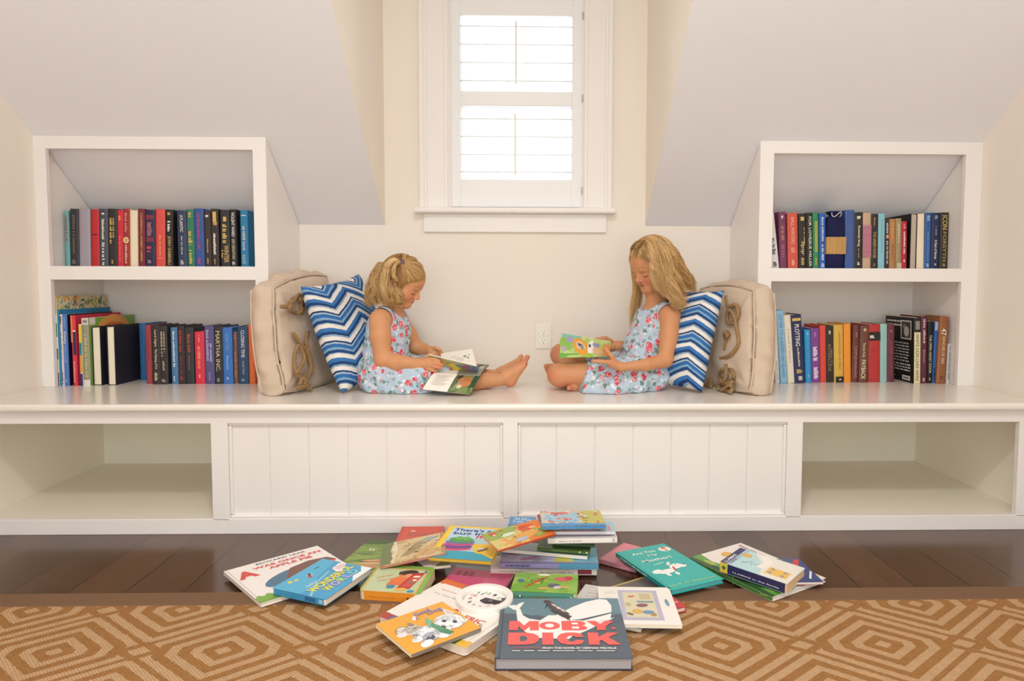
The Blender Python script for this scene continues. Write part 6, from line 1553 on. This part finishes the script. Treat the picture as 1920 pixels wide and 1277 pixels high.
# ======================= older girl, cross-legged facing left
gB = empty('person', 'older girl with long wavy blond hair in floral dress, sitting cross-legged and reading', 'person', Matrix.Translation((P(1205, 724, -.41)[0], -.41, ZB)))
hB = Head(P(1223, 488, -.415), -1, math.radians(30), math.radians(20), 1.1)
phi = math.radians(-25)
RB = np.array([[math.cos(phi), math.sin(phi), 0], [-math.sin(phi), math.cos(phi), 0], [0, 0, 1]])
sN, eN, wN = P(1257, 592, -.497), P(1247, 675, -.555), P(1165, 688, -.60)
sF, eF, wF = P(1214, 592, -.300), P(1200, 648, -.275), P(1160, 649, -.335)


def torsoB(f, g, k=.03):
    f.ell(P(1204, 697, -.41), (.090+g, .12+g, .075+g), RB, k); f.ell(P(1209, 657, -.405), (.08+g, .098+g, .092+g), RB, k)
    f.ell(P(1227, 613, -.40), (.074+g, .103+g, .095+g), RB, k); f.cap(P(1253, 588, -.485), P(1218, 588, -.315), .036+g, .036+g, k)


f = Field((P(1010, 600, -.4)[0], -.645, .462), (P(1312, 600, -.4)[0], -.14, 1.10), .0024)
torsoB(f, 0); f.cap(P(1234, 582, -.40), P(1224, 540, -.408), .040, .036, .025)
hB.build(f)
f.chain([sN, P(1254, 632, -.515), eN], [.0405, .0355, .0285], .012); f.chain([eN, P(1212, 684, -.592), wN], [.0285, .0225, .0155], .012)
f.chain([sF, P(1206, 622, -.28), eF], [.036, .032, .028], .012); f.chain([eF, P(1180, 650, -.30), wF], [.028, .026, .021], .012)
# near hand: palm under the book, thumb on the cover
f.cap(wN, P(1147, 682, -.605), .0145, .013, .01); f.cap(wN, P(1146, 676, -.585), .014, .012, .01); f.cap(P(1158, 685, -.597), P(1143, 680, -.615), .014, .011, .01)
for i, (x, y, yy) in enumerate(((1143, 676.5, -.617), (1142, 676, -.60), (1143, 676, -.583), (1145, 676, -.567))):
    finger(f, [P(x, y+3, yy), P(x-16+i*1.5, y+1.5, yy-.002), P(x-32+i*3, y+.5, yy)], .0078)
finger(f, [P(1154, 680, -.605), P(1147, 668, -.615), P(1140, 660, -.606), P(1134, 652, -.592)], .0092)
# far hand gripping the far edge
f.cap(wF, P(1140, 644, -.335), .019, .015, .01); f.cap(wF, P(1139, 651, -.35), .018, .014, .01)
for i in range(4):
    finger(f, [P(1138, 639+i*4, -.335-.008*i), P(1122, 636+i*4, -.35-.01*i), P(1108+i, 638+i*4, -.375-.01*i)], .0078)
finger(f, [P(1146, 640, -.35), P(1136, 634, -.37), P(1126, 634, -.385)], .0086)
# crossed legs
f.chain([P(1207, 701, -.465), P(1140, 702, -.485), P(1048, 703, -.495)], [.076, .056, .0445], .02)
f.chain([P(1048, 704, -.49), P(1060, 703, -.38), P(1075, 702, -.27)], [.043, .036, .024], .015)
f.chain([P(1198, 692, -.34), P(1130, 678, -.28), P(1052, 664, -.215)], [.074, .058, .0455], .02)
f.chain([P(1052, 667, -.22), P(1075, 697, -.33), P(1100, 722, -.43)], [.043, .036, .024], .015)
foot(f, P(1072, 704, -.255), P(1068, 700, -.275), P(1035, 694, -.285), P(1020, 693, -.3)-P(1035, 695, -.285), (0, .2, 1), .026, .022, .026, (0, 0, -.2))
foot(f, P(1112, 724, -.45), P(1103, 722, -.445), P(1078, 729, -.505), P(1064, 731, -.525)-P(1079, 729, -.505), (-.2, -.9, .5), .024, .0195, .024, (0, -.3, .1))
clip_bench(f)
V, Q = f.mesh(); V = relax(V, Q, 2, .45)
T = np.tile(rgb('#cb9065'), (len(V), 1)); hB.paint(V, T, .004, .0012)
for c, r in ((P(1064, 731, -.525), .04), (P(1020, 693, -.3), .04), (P(1036, 703, -.52), .03), (P(1106, 677, -.595), .02), (P(1134, 652, -.592), .014), (P(1250, 684, -.54), .03), (P(1040, 660, -.23), .03)):
    m_ = (.4*np.exp(-(np.linalg.norm(V-c, axis=1)/r)**2))[:, None]; T = T*(1-m_)+rgb('#d0695a')*m_
np_mesh('body', V, Q, M_SKIN, gB, T)

f = Field((P(1070, 600, -.4)[0], -.655, .462), (P(1300, 600, -.4)[0], -.15, .82), .0027)
torsoB(f, .007); f.cap(P(1250, 580, -.475), P(1221, 580, -.325), .028, .028, .02)
f.ell(P(1203, 701, -.42), (.092, .135, .08), RB, .03)
f.chain([P(1205, 700, -.475), P(1150, 704, -.495), P(1070, 704, -.503)], [.088, .064, .056], .03)
f.chain([P(1196, 690, -.34), P(1140, 679, -.28), P(1070, 668, -.23)], [.085, .069, .056], .03)
f.chain([P(1190, 722, -.54), P(1150, 730, -.57), P(1080, 732, -.56)], [.042, .03, .022], .03)
f.ell(P(1162, 694, -.40), (.115, .12, .048), None, .03)
wrinkle(f, lambda x, y, z: .0034*np.sin(x*80-z*75+2*np.sin(y*25))*np.clip((.60-z)/.05, 0, 1)+.0022*np.sin(z*150-x*50)*np.clip((z-.6)/.03, 0, 1)*np.clip((.74-z)/.03, 0, 1))
f.half(P(1092, 705, -.50), unit((-1, -.12, .32)), (-2, -.66, .4), (2, -.37, 1)); f.half(P(1098, 675, -.3), unit((-1, .3, .2)), (-2, -.37, .4), (2, -.1, 1))
f.cap(P(1233, 572, -.40), P(1212, 552, -.41), .050, .062, .008, 's')
f.cap(sN+np.array([0, .012, 0]), P(1263, 597, -.56), .047, .05, .006, 's'); f.cap(sF, P(1205, 598, -.26), .043, .046, .006, 's')
clip_bench(f)
V, Q = f.mesh(); V = relax(V, Q, 2, .5)
dA = np.minimum(np.abs(dist_arms(V, [(sN+np.array([0, .012, 0]), P(1263, 597, -.56), .048), (sF, P(1205, 598, -.26), .044)])), np.abs(dist_arms(V, [(P(1233, 572, -.40), P(1212, 552, -.41), .056)])))
tr = np.clip((.006-dA)/.003, 0, 1)*(V[:, 2] > .68)
np_mesh('dress', V, Q, M_DRESS, gB, np.repeat(tr[:, None], 3, 1))

H = Hair()
ny = 1 if (hB.R@np.array([1, 0, 0]))[1] < 0 else -1
pt = (-.012*ny, .03, .086)
for a, b in (((0, .045, .076), (.055, .045, .035)), ((0, .045, .078), (.066, .035, .0)), ((0, .02, .086), (.074, .012, -.02)), ((0, -.005, .088), (.076, -.01, -.03)), ((0, -.03, .085), (.072, -.035, -.03)), ((0, -.055, .075), (.06, -.06, -.03)), ((0, -.075, .05), (.04, -.08, -.03)), ((0, .045, .076), (-.05, .055, .045)), ((0, .03, .084), (-.068, .04, .0)), ((0, 0, .088), (-.075, 0, -.03)), ((0, -.05, .078), (-.06, -.06, -.03)), ((0, .045, .078), (.012, .074, .046)), ((0, .045, .078), (.03, .067, .044)), ((0, .045, .078), (.045, .058, .035)), ((0, .045, .078), (-.02, .072, .046)), ((0, .045, .078), (-.04, .062, .04))):
    H.scalp(hB, (ny*a[0]-ny*.006, a[1], a[2]), (ny*b[0], b[1], b[2]), 75, (.007, .008), c0='#9c7443', c1='#ebcd96', seed=int(b[1]*3000)+500+int(b[0]*100), lift=1.055)
L = [([(1216, 450, -.44), (1222, 466, -.495), (1224, 492, -.515), (1226, 512, -.52), (1233, 538, -.525), (1246, 556, -.535)], .010, '#c59a5c', '#f7e4b8'),
     ([(1219, 447, -.44), (1230, 466, -.50), (1233, 495, -.52), (1237, 520, -.53), (1245, 545, -.535), (1258, 562, -.55)], .014, '#bb8f52', '#f7e4b8'),
     ([(1222, 445, -.43), (1238, 465, -.50), (1244, 495, -.52), (1247, 522, -.53), (1256, 548, -.54), (1268, 570, -.555), (1280, 578, -.55)], .015, '#b2864c', '#f3dcaa'),
     ([(1226, 444, -.42), (1246, 464, -.495), (1254, 495, -.515), (1258, 522, -.525), (1268, 548, -.535), (1280, 566, -.545), (1289, 572, -.535)], .015, '#b0844a', '#f5dca8'),
     ([(1230, 444, -.41), (1254, 465, -.48), (1264, 493, -.50), (1270, 518, -.51), (1280, 540, -.515), (1290, 556, -.515)], .016, '#ac7f46', '#f0d49c'),
     ([(1234, 445, -.40), (1260, 468, -.455), (1272, 495, -.475), (1282, 517, -.48), (1294, 535, -.48), (1298, 552, -.485)], .017, '#ac7f46', '#f0d49c'),
     ([(1236, 447, -.38), (1264, 472, -.42), (1276, 498, -.435), (1288, 518, -.44), (1300, 536, -.44), (1297, 554, -.45)], .017, '#a47843', '#ebcc92'),
     ([(1236, 450, -.36), (1264, 478, -.38), (1276, 505, -.39), (1290, 525, -.40), (1297, 546, -.40)], .018, '#a47843', '#e6c588'),
     ([(1238, 500, -.52), (1246, 530, -.53), (1260, 556, -.545), (1273, 568, -.55), (1282, 562, -.535), (1287, 552, -.53)], .008, '#bb8f52', '#f7e4b8'),
     ([(1250, 500, -.52), (1256, 530, -.53), (1266, 552, -.545), (1276, 574, -.55), (1283, 586, -.545)], .008, '#b2864c', '#f3dcaa')]
for k, (c, r_2, a, b) in enumerate(L):
    H.lock(c, [r_2*.5, r_2*.9, r_2*1.1, r_2*1.15, r_2, r_2*.55], 100 if r_2 > .009 else 40, c0=a, c1=b, wave=.0085, freq=2.7, seed=60+k, ends=.22)
for k, (c, r_2) in enumerate((([(1206, 452, -.36), (1188, 478, -.335), (1187, 510, -.325), (1190, 545, -.325), (1185, 580, -.33), (1181, 606, -.335)], .012), ([(1210, 452, -.35), (1196, 480, -.32), (1195, 515, -.31), (1194, 550, -.31), (1189, 585, -.32), (1180, 622, -.33)], .013), ([(1212, 455, -.34), (1202, 490, -.30), (1202, 530, -.30), (1198, 560, -.305), (1192, 590, -.31)], .013))):
    H.lock(c, [r_2*.5, r_2*.8, r_2, r_2, r_2*.9, r_2*.4], 80, c0='#b08648', c1='#f1d7a0', wave=.004, freq=2., seed=90+k, ends=.25)
for k, c in enumerate(([(1214, 450, -.43), (1196, 455, -.46), (1184, 464, -.45), (1183, 477, -.445)], [(1216, 450, -.44), (1202, 456, -.48), (1193, 468, -.49), (1193, 484, -.485)], [(1216, 452, -.45), (1208, 462, -.495), (1209, 480, -.51), (1216, 496, -.51)])):
    H.lock(c, [.006, .009, .009, .005], 36, c0='#8f6c40', c1='#d8bb86', wave=.002, seed=110+k, ends=.4)
H.build(gB, hair_cap(hB, (0, .93, -.37), .036, 1.04), '#9a7038')
for x in (1144, 1147.5, 1151):
    c = P(x, 649.5, -.338); d = unit(wF-P(1140, 647, -.342)); a = unit(np.cross(d, (0, 0, 1))); b = np.cross(d, a)
    m = MB(); m.tube([c+.0205*(a*math.cos(w)*.98+b*math.sin(w)) for w in np.linspace(0, 2*math.pi, 25)], .0011, mat('#6a4a3a', .5), 5)
    o = m.build('bracelet', gB, smooth=True); o.matrix_parent_inverse = gB.matrix_world.inverted()
# ------------------------------------------------------------------ the open books the girls read


def open_book(name, label, near, far, th, cover_art, near_page, far_page, colr, curve=.006):
    """near/far: corner points (spine left, spine right, edge right, edge left) of the two halves"""
    cen = (np.array(near[0])+np.array(near[1]))/2
    r = empty(name, label, 'book', Matrix.Translation(tuple(cen)))
    cm = mat(colr, .35); pgm = mat('#efe8dd', .7, .2)
    cv = MB(); pg = MB()
    for q, inner, outer in ((near, near_page, cover_art), (far, far_page, None)):
        s0, s1, e1, e0 = [np.array(p, float) for p in q]
        N = unit(np.cross(s1-s0, e0-s0))
        if N[2] < 0: N = -N            # N: the side the pages face
        n = 9
        def pt(u, w, h): return (s0*(1-u)+s1*u)*(1-w)+(e0*(1-u)+e1*u)*w+N*(h+curve*math.sin(math.pi*w)*(.4+.6*(1-w)))
        def slab(mb, h0, h1, inset, mt):
            vs = []; fs = []
            for k in range(n):
                w = k/(n-1)*(1-inset); a, b = inset, 1-inset
                vs += [pt(a, w, h0), pt(b, w, h0), pt(b, w, h1), pt(a, w, h1)]
            for k in range(n-1):
                o = 4*k
                for i in range(4): fs.append((o+i, o+(i+1) % 4, o+4+(i+1) % 4, o+4+i))
            fs += [(0, 3, 2, 1), (4*n-4, 4*n-3, 4*n-2, 4*n-1)]
            mb.add(vs, fs, mt)
        slab(cv, -.0012, 0, 0, cm); slab(pg, .0002, th, .012, pgm)

        def stick(mb, items, h, inside):
            for i, it in enumerate(items):
                def Q(u, v):       # u along the spine, v from spine (0) to edge (1)
                    return pt(u, v, h+(1 if inside else -1)*.00035*(1+.4*i))
                mt = mat(it[-1], .45) if isinstance(it[-1], str) else it[-1]
                if it[0] == 'rect':
                    _, u0, v0, u1, v1, _c = it; m2 = 6
                    vs = []
                    for k in range(m2+1):
                        v = v0+(v1-v0)*k/m2; vs += [Q(u0, v), Q(u1, v)]
                    mb.add(vs, [(2*k, 2*k+1, 2*k+3, 2*k+2) for k in range(m2)], mt)
                elif it[0] == 'ell':
                    _, u, v, ru, rv, rot, _c = it
                    vs = [Q(u, v)]+[Q(u+ru*math.cos(w)*math.cos(rot)-rv*math.sin(w)*math.sin(rot), v+ru*math.cos(w)*math.sin(rot)+rv*math.sin(w)*math.cos(rot)) for w in np.linspace(0, 2*math.pi, 17)[:-1]]
                    mb.add(vs, [(0, 1+k, 1+(k+1) % 16) for k in range(16)], mt)
        if outer: stick(cv, outer, -.0012, False)
        if inner: stick(pg, inner, th, True)
    o = cv.build('cover', r); o.matrix_parent_inverse = r.matrix_world.inverted()
    o = pg.build('pages', r); o.matrix_parent_inverse = r.matrix_world.inverted()


W = WY
prt = [('rect', .12+.05*(k % 2), .16+.07*k, .8-.08*(k % 3), .175+.07*k, '#b9b2ae') for k in range(8)]
sketch = [('ell', .55, .55, .12, .1, 0, '#dcd6d2'), ('ell', .72, .7, .05, .05, 0, '#8fa09a'), ('ell', .8, .62, .03, .04, 0, '#7d8a86'), ('ell', .85, .75, .025, .03, 0, '#b8897d'), ('ell', .4, .7, .1, .06, .4, '#e0dad6'), ('rect', .3, .3, .7, .315, '#cfc9c4'), ('rect', .3, .36, .66, .375, '#cfc9c4')]
chick = [('rect', 0, 0, 1, 1, printed('chick_print', ['#8f9a6a', '#b9b892', '#d0c878', '#a9b4a0'], 30, 3.)), ('rect', .5, 0, 1, 1, '#8f9dbb'), ('rect', 0, .7, .2, 1, '#b3c08e'), ('ell', .32, .6, .12, .3, .2, '#cfae3f'), ('ell', .36, .55, .07, .18, 0, '#b8643a'), ('ell', .46, .4, .12, .34, .1, '#dcc84a'), ('ell', .54, .25, .1, .22, .3, '#e0d052'), ('ell', .62, .6, .12, .18, .4, '#6f9a8c'), ('ell', .74, .65, .1, .2, -.3, '#c07a92'), ('ell', .66, .28, .1, .14, .2, '#d3a24a'), ('ell', .84, .4, .1, .25, .2, '#a98fb0'), ('rect', .9, .05, .99, .95, '#7d9cc4')]
open_book('open_book', 'open picture book with a yellow chick cover held by the younger girl',
          (W(826, 697, -.50), W(898, 704, -.50), W(894, 687, -.575), W(803, 665, -.575)),
          (W(826, 697, -.50), W(898, 704, -.50), W(886, 655, -.385), W(826, 664, -.385)), .004, chick, None, sketch, '#a9a88c')
deer = [('rect', .52, 0, 1, 1, printed('deer_photo', ['#2f4420', '#55703a', '#7d8f52', '#6a5a34'], 30, 2.)), ('rect', .52, 0, .6, 1, '#5f6a3f'), ('rect', .9, .0, 1, .7, '#1f4a2c'), ('ell', .76, .38, .14, .3, .1, '#b5703c'), ('ell', .8, .55, .1, .16, .3, '#c07a44'), ('ell', .66, .55, .04, .3, .2, '#a08a72'), ('ell', .7, .7, .05, .1, 0, '#d8c9a8'), ('ell', .62, .15, .04, .12, .3, '#3a2c20'), ('ell', .85, .78, .05, .08, 0, '#6f8f4a'), ('ell', .6, .85, .06, .1, 0, '#6f8a58')]
deer += [('rect', .1+.035*(k % 2), .14+.1*k*.8, .44-.05*(k % 3), .16+.1*k*.8, '#b9b2ae') for k in range(8)]
racc = [('rect', .5, 0, 1, 1, '#8a8678'), ('ell', .85, .75, .08, .2, 0, '#3a3632'), ('ell', .92, .6, .05, .15, 0, '#c9c2b4'), ('ell', .8, .5, .06, .2, .4, '#4a453e'), ('ell', .95, .9, .05, .08, 0, '#7d8a5a')]
open_book('open_book', 'open nature book with a deer photo lying against the legs of the younger girl',
          (W(812, 701, -.572), W(900, 706, -.572), W(882, 740.5, -.64), W(791, 731, -.635)),
          (W(812, 701, -.572), W(900, 706, -.572), W(917, 685, -.345), W(830, 679, -.345)), .003, None, deer, racc, '#5a5a4c', .008)
kid = [('rect', 0, 0, 1, 1, printed('meadow_print', ['#8fc054', '#b4cf7c', '#cfdc94', '#a4c86a'], 24, 1.)), ('rect', 0, .0, .5, .2, '#6fb04e'), ('ell', .12, .6, .14, .3, .1, '#8fc45a'), ('rect', .02, .84, .4, 1, '#86c3b4'), ('ell', .18, .78, .08, .14, .2, '#a9a3c0'), ('ell', .08, .38, .06, .12, .2, '#b4b0b8'), ('ell', .42, .5, .15, .42, .2, '#eba43c'), ('ell', .41, .52, .09, .27, .2, '#dcc4a0'), ('ell', .4, .58, .04, .1, .5, '#6a4a7a'), ('ell', .44, .48, .03, .1, .3, '#7fa0a8'), ('ell', .62, .5, .07, .4, 0, '#f2efe8'), ('ell', .59, .6, .025, .09, 0, '#6a3a5a'), ('ell', .62, .22, .025, .06, 0, '#2f4a34'), ('ell', .6, .1, .08, .12, 0, '#9fc83c'), ('ell', .74, .62, .08, .18, .4, '#8f9cc0'), ('ell', .76, .35, .1, .2, .2, '#e0b890'), ('ell', .85, .5, .06, .2, .2, '#c3cf5a'), ('rect', .86, .05, 1, .8, '#e2a060')]
open_book('open_book', 'open picture book with a bright green cover held by the older girl',
          (W(1049, 671, -.535), W(1141, 668, -.545), W(1146, 641, -.572), W(1053, 624, -.565)),
          (W(1049, 671, -.535), W(1141, 668, -.545), W(1143, 640, -.36), W(1060, 634, -.36)), .005, kid, None, prt, '#a9bf70', .004)
SKY_REAR, SKY_FRONT = 1.25, 6.
# ------------------------------------------------------------------ light
w = bpy.data.worlds.new('world'); scene.world = w; w.use_nodes = True
wt = w.node_tree; bg = wt.nodes['Background']
tc = wt.nodes.new('ShaderNodeTexCoord'); sx = wt.nodes.new('ShaderNodeSeparateXYZ'); wt.links.new(tc.outputs['Generated'], sx.inputs[0])
mr = wt.nodes.new('ShaderNodeMapRange'); mr.inputs[1].default_value = -.3; mr.inputs[2].default_value = .5; mr.inputs[3].default_value = SKY_REAR; mr.inputs[4].default_value = SKY_FRONT
wt.links.new(sx.outputs[1], mr.inputs[0]); wt.links.new(mr.outputs[0], bg.inputs[1])
bg.inputs[0].default_value = (.9, .985, .985, 1)


def area(name, loc, rot, size, power, color, sy=None):
    l = bpy.data.lights.new(name, 'AREA'); l.energy = power; l.color = color; l.size = size
    if sy: l.shape = 'RECTANGLE'; l.size_y = sy
    else: l.shape = 'DISK'
    o = bpy.data.objects.new(name, l); col.objects.link(o); o.location = loc; o.rotation_euler = rot; return o


area('ceiling_key_light', (-.05, -2.75, 2.53), (0, 0, 0), .28, 34, (1., .98, .96))  # added key light under the ceiling, sharpens cubby shadow edges; no fixture there
area('rear_fill_light', (0, -4.7, 1.0), (math.pi/2, 0, 0), 2.0, 40, (.93, .99, .975), 1.3)  # added fill panel behind the camera, brightens shelf and cubby recesses; no window there
area('bounce_flash', (.05, -3.0, 1.55), (math.pi, 0, 0), 0.3, 30, (.98, 1., .97))
vs = scene.view_settings; vs.view_transform = 'Standard'; vs.look = 'None'; vs.exposure = -.40; vs.gamma = 1; vs.use_curve_mapping = False
scene.cycles.use_denoising = True
scene.cycles.max_bounces = 10
scene.cycles.diffuse_bounces = 8
scene.cycles.sample_clamp_indirect = 6
bpy.data.scenes.remove(_tmp)
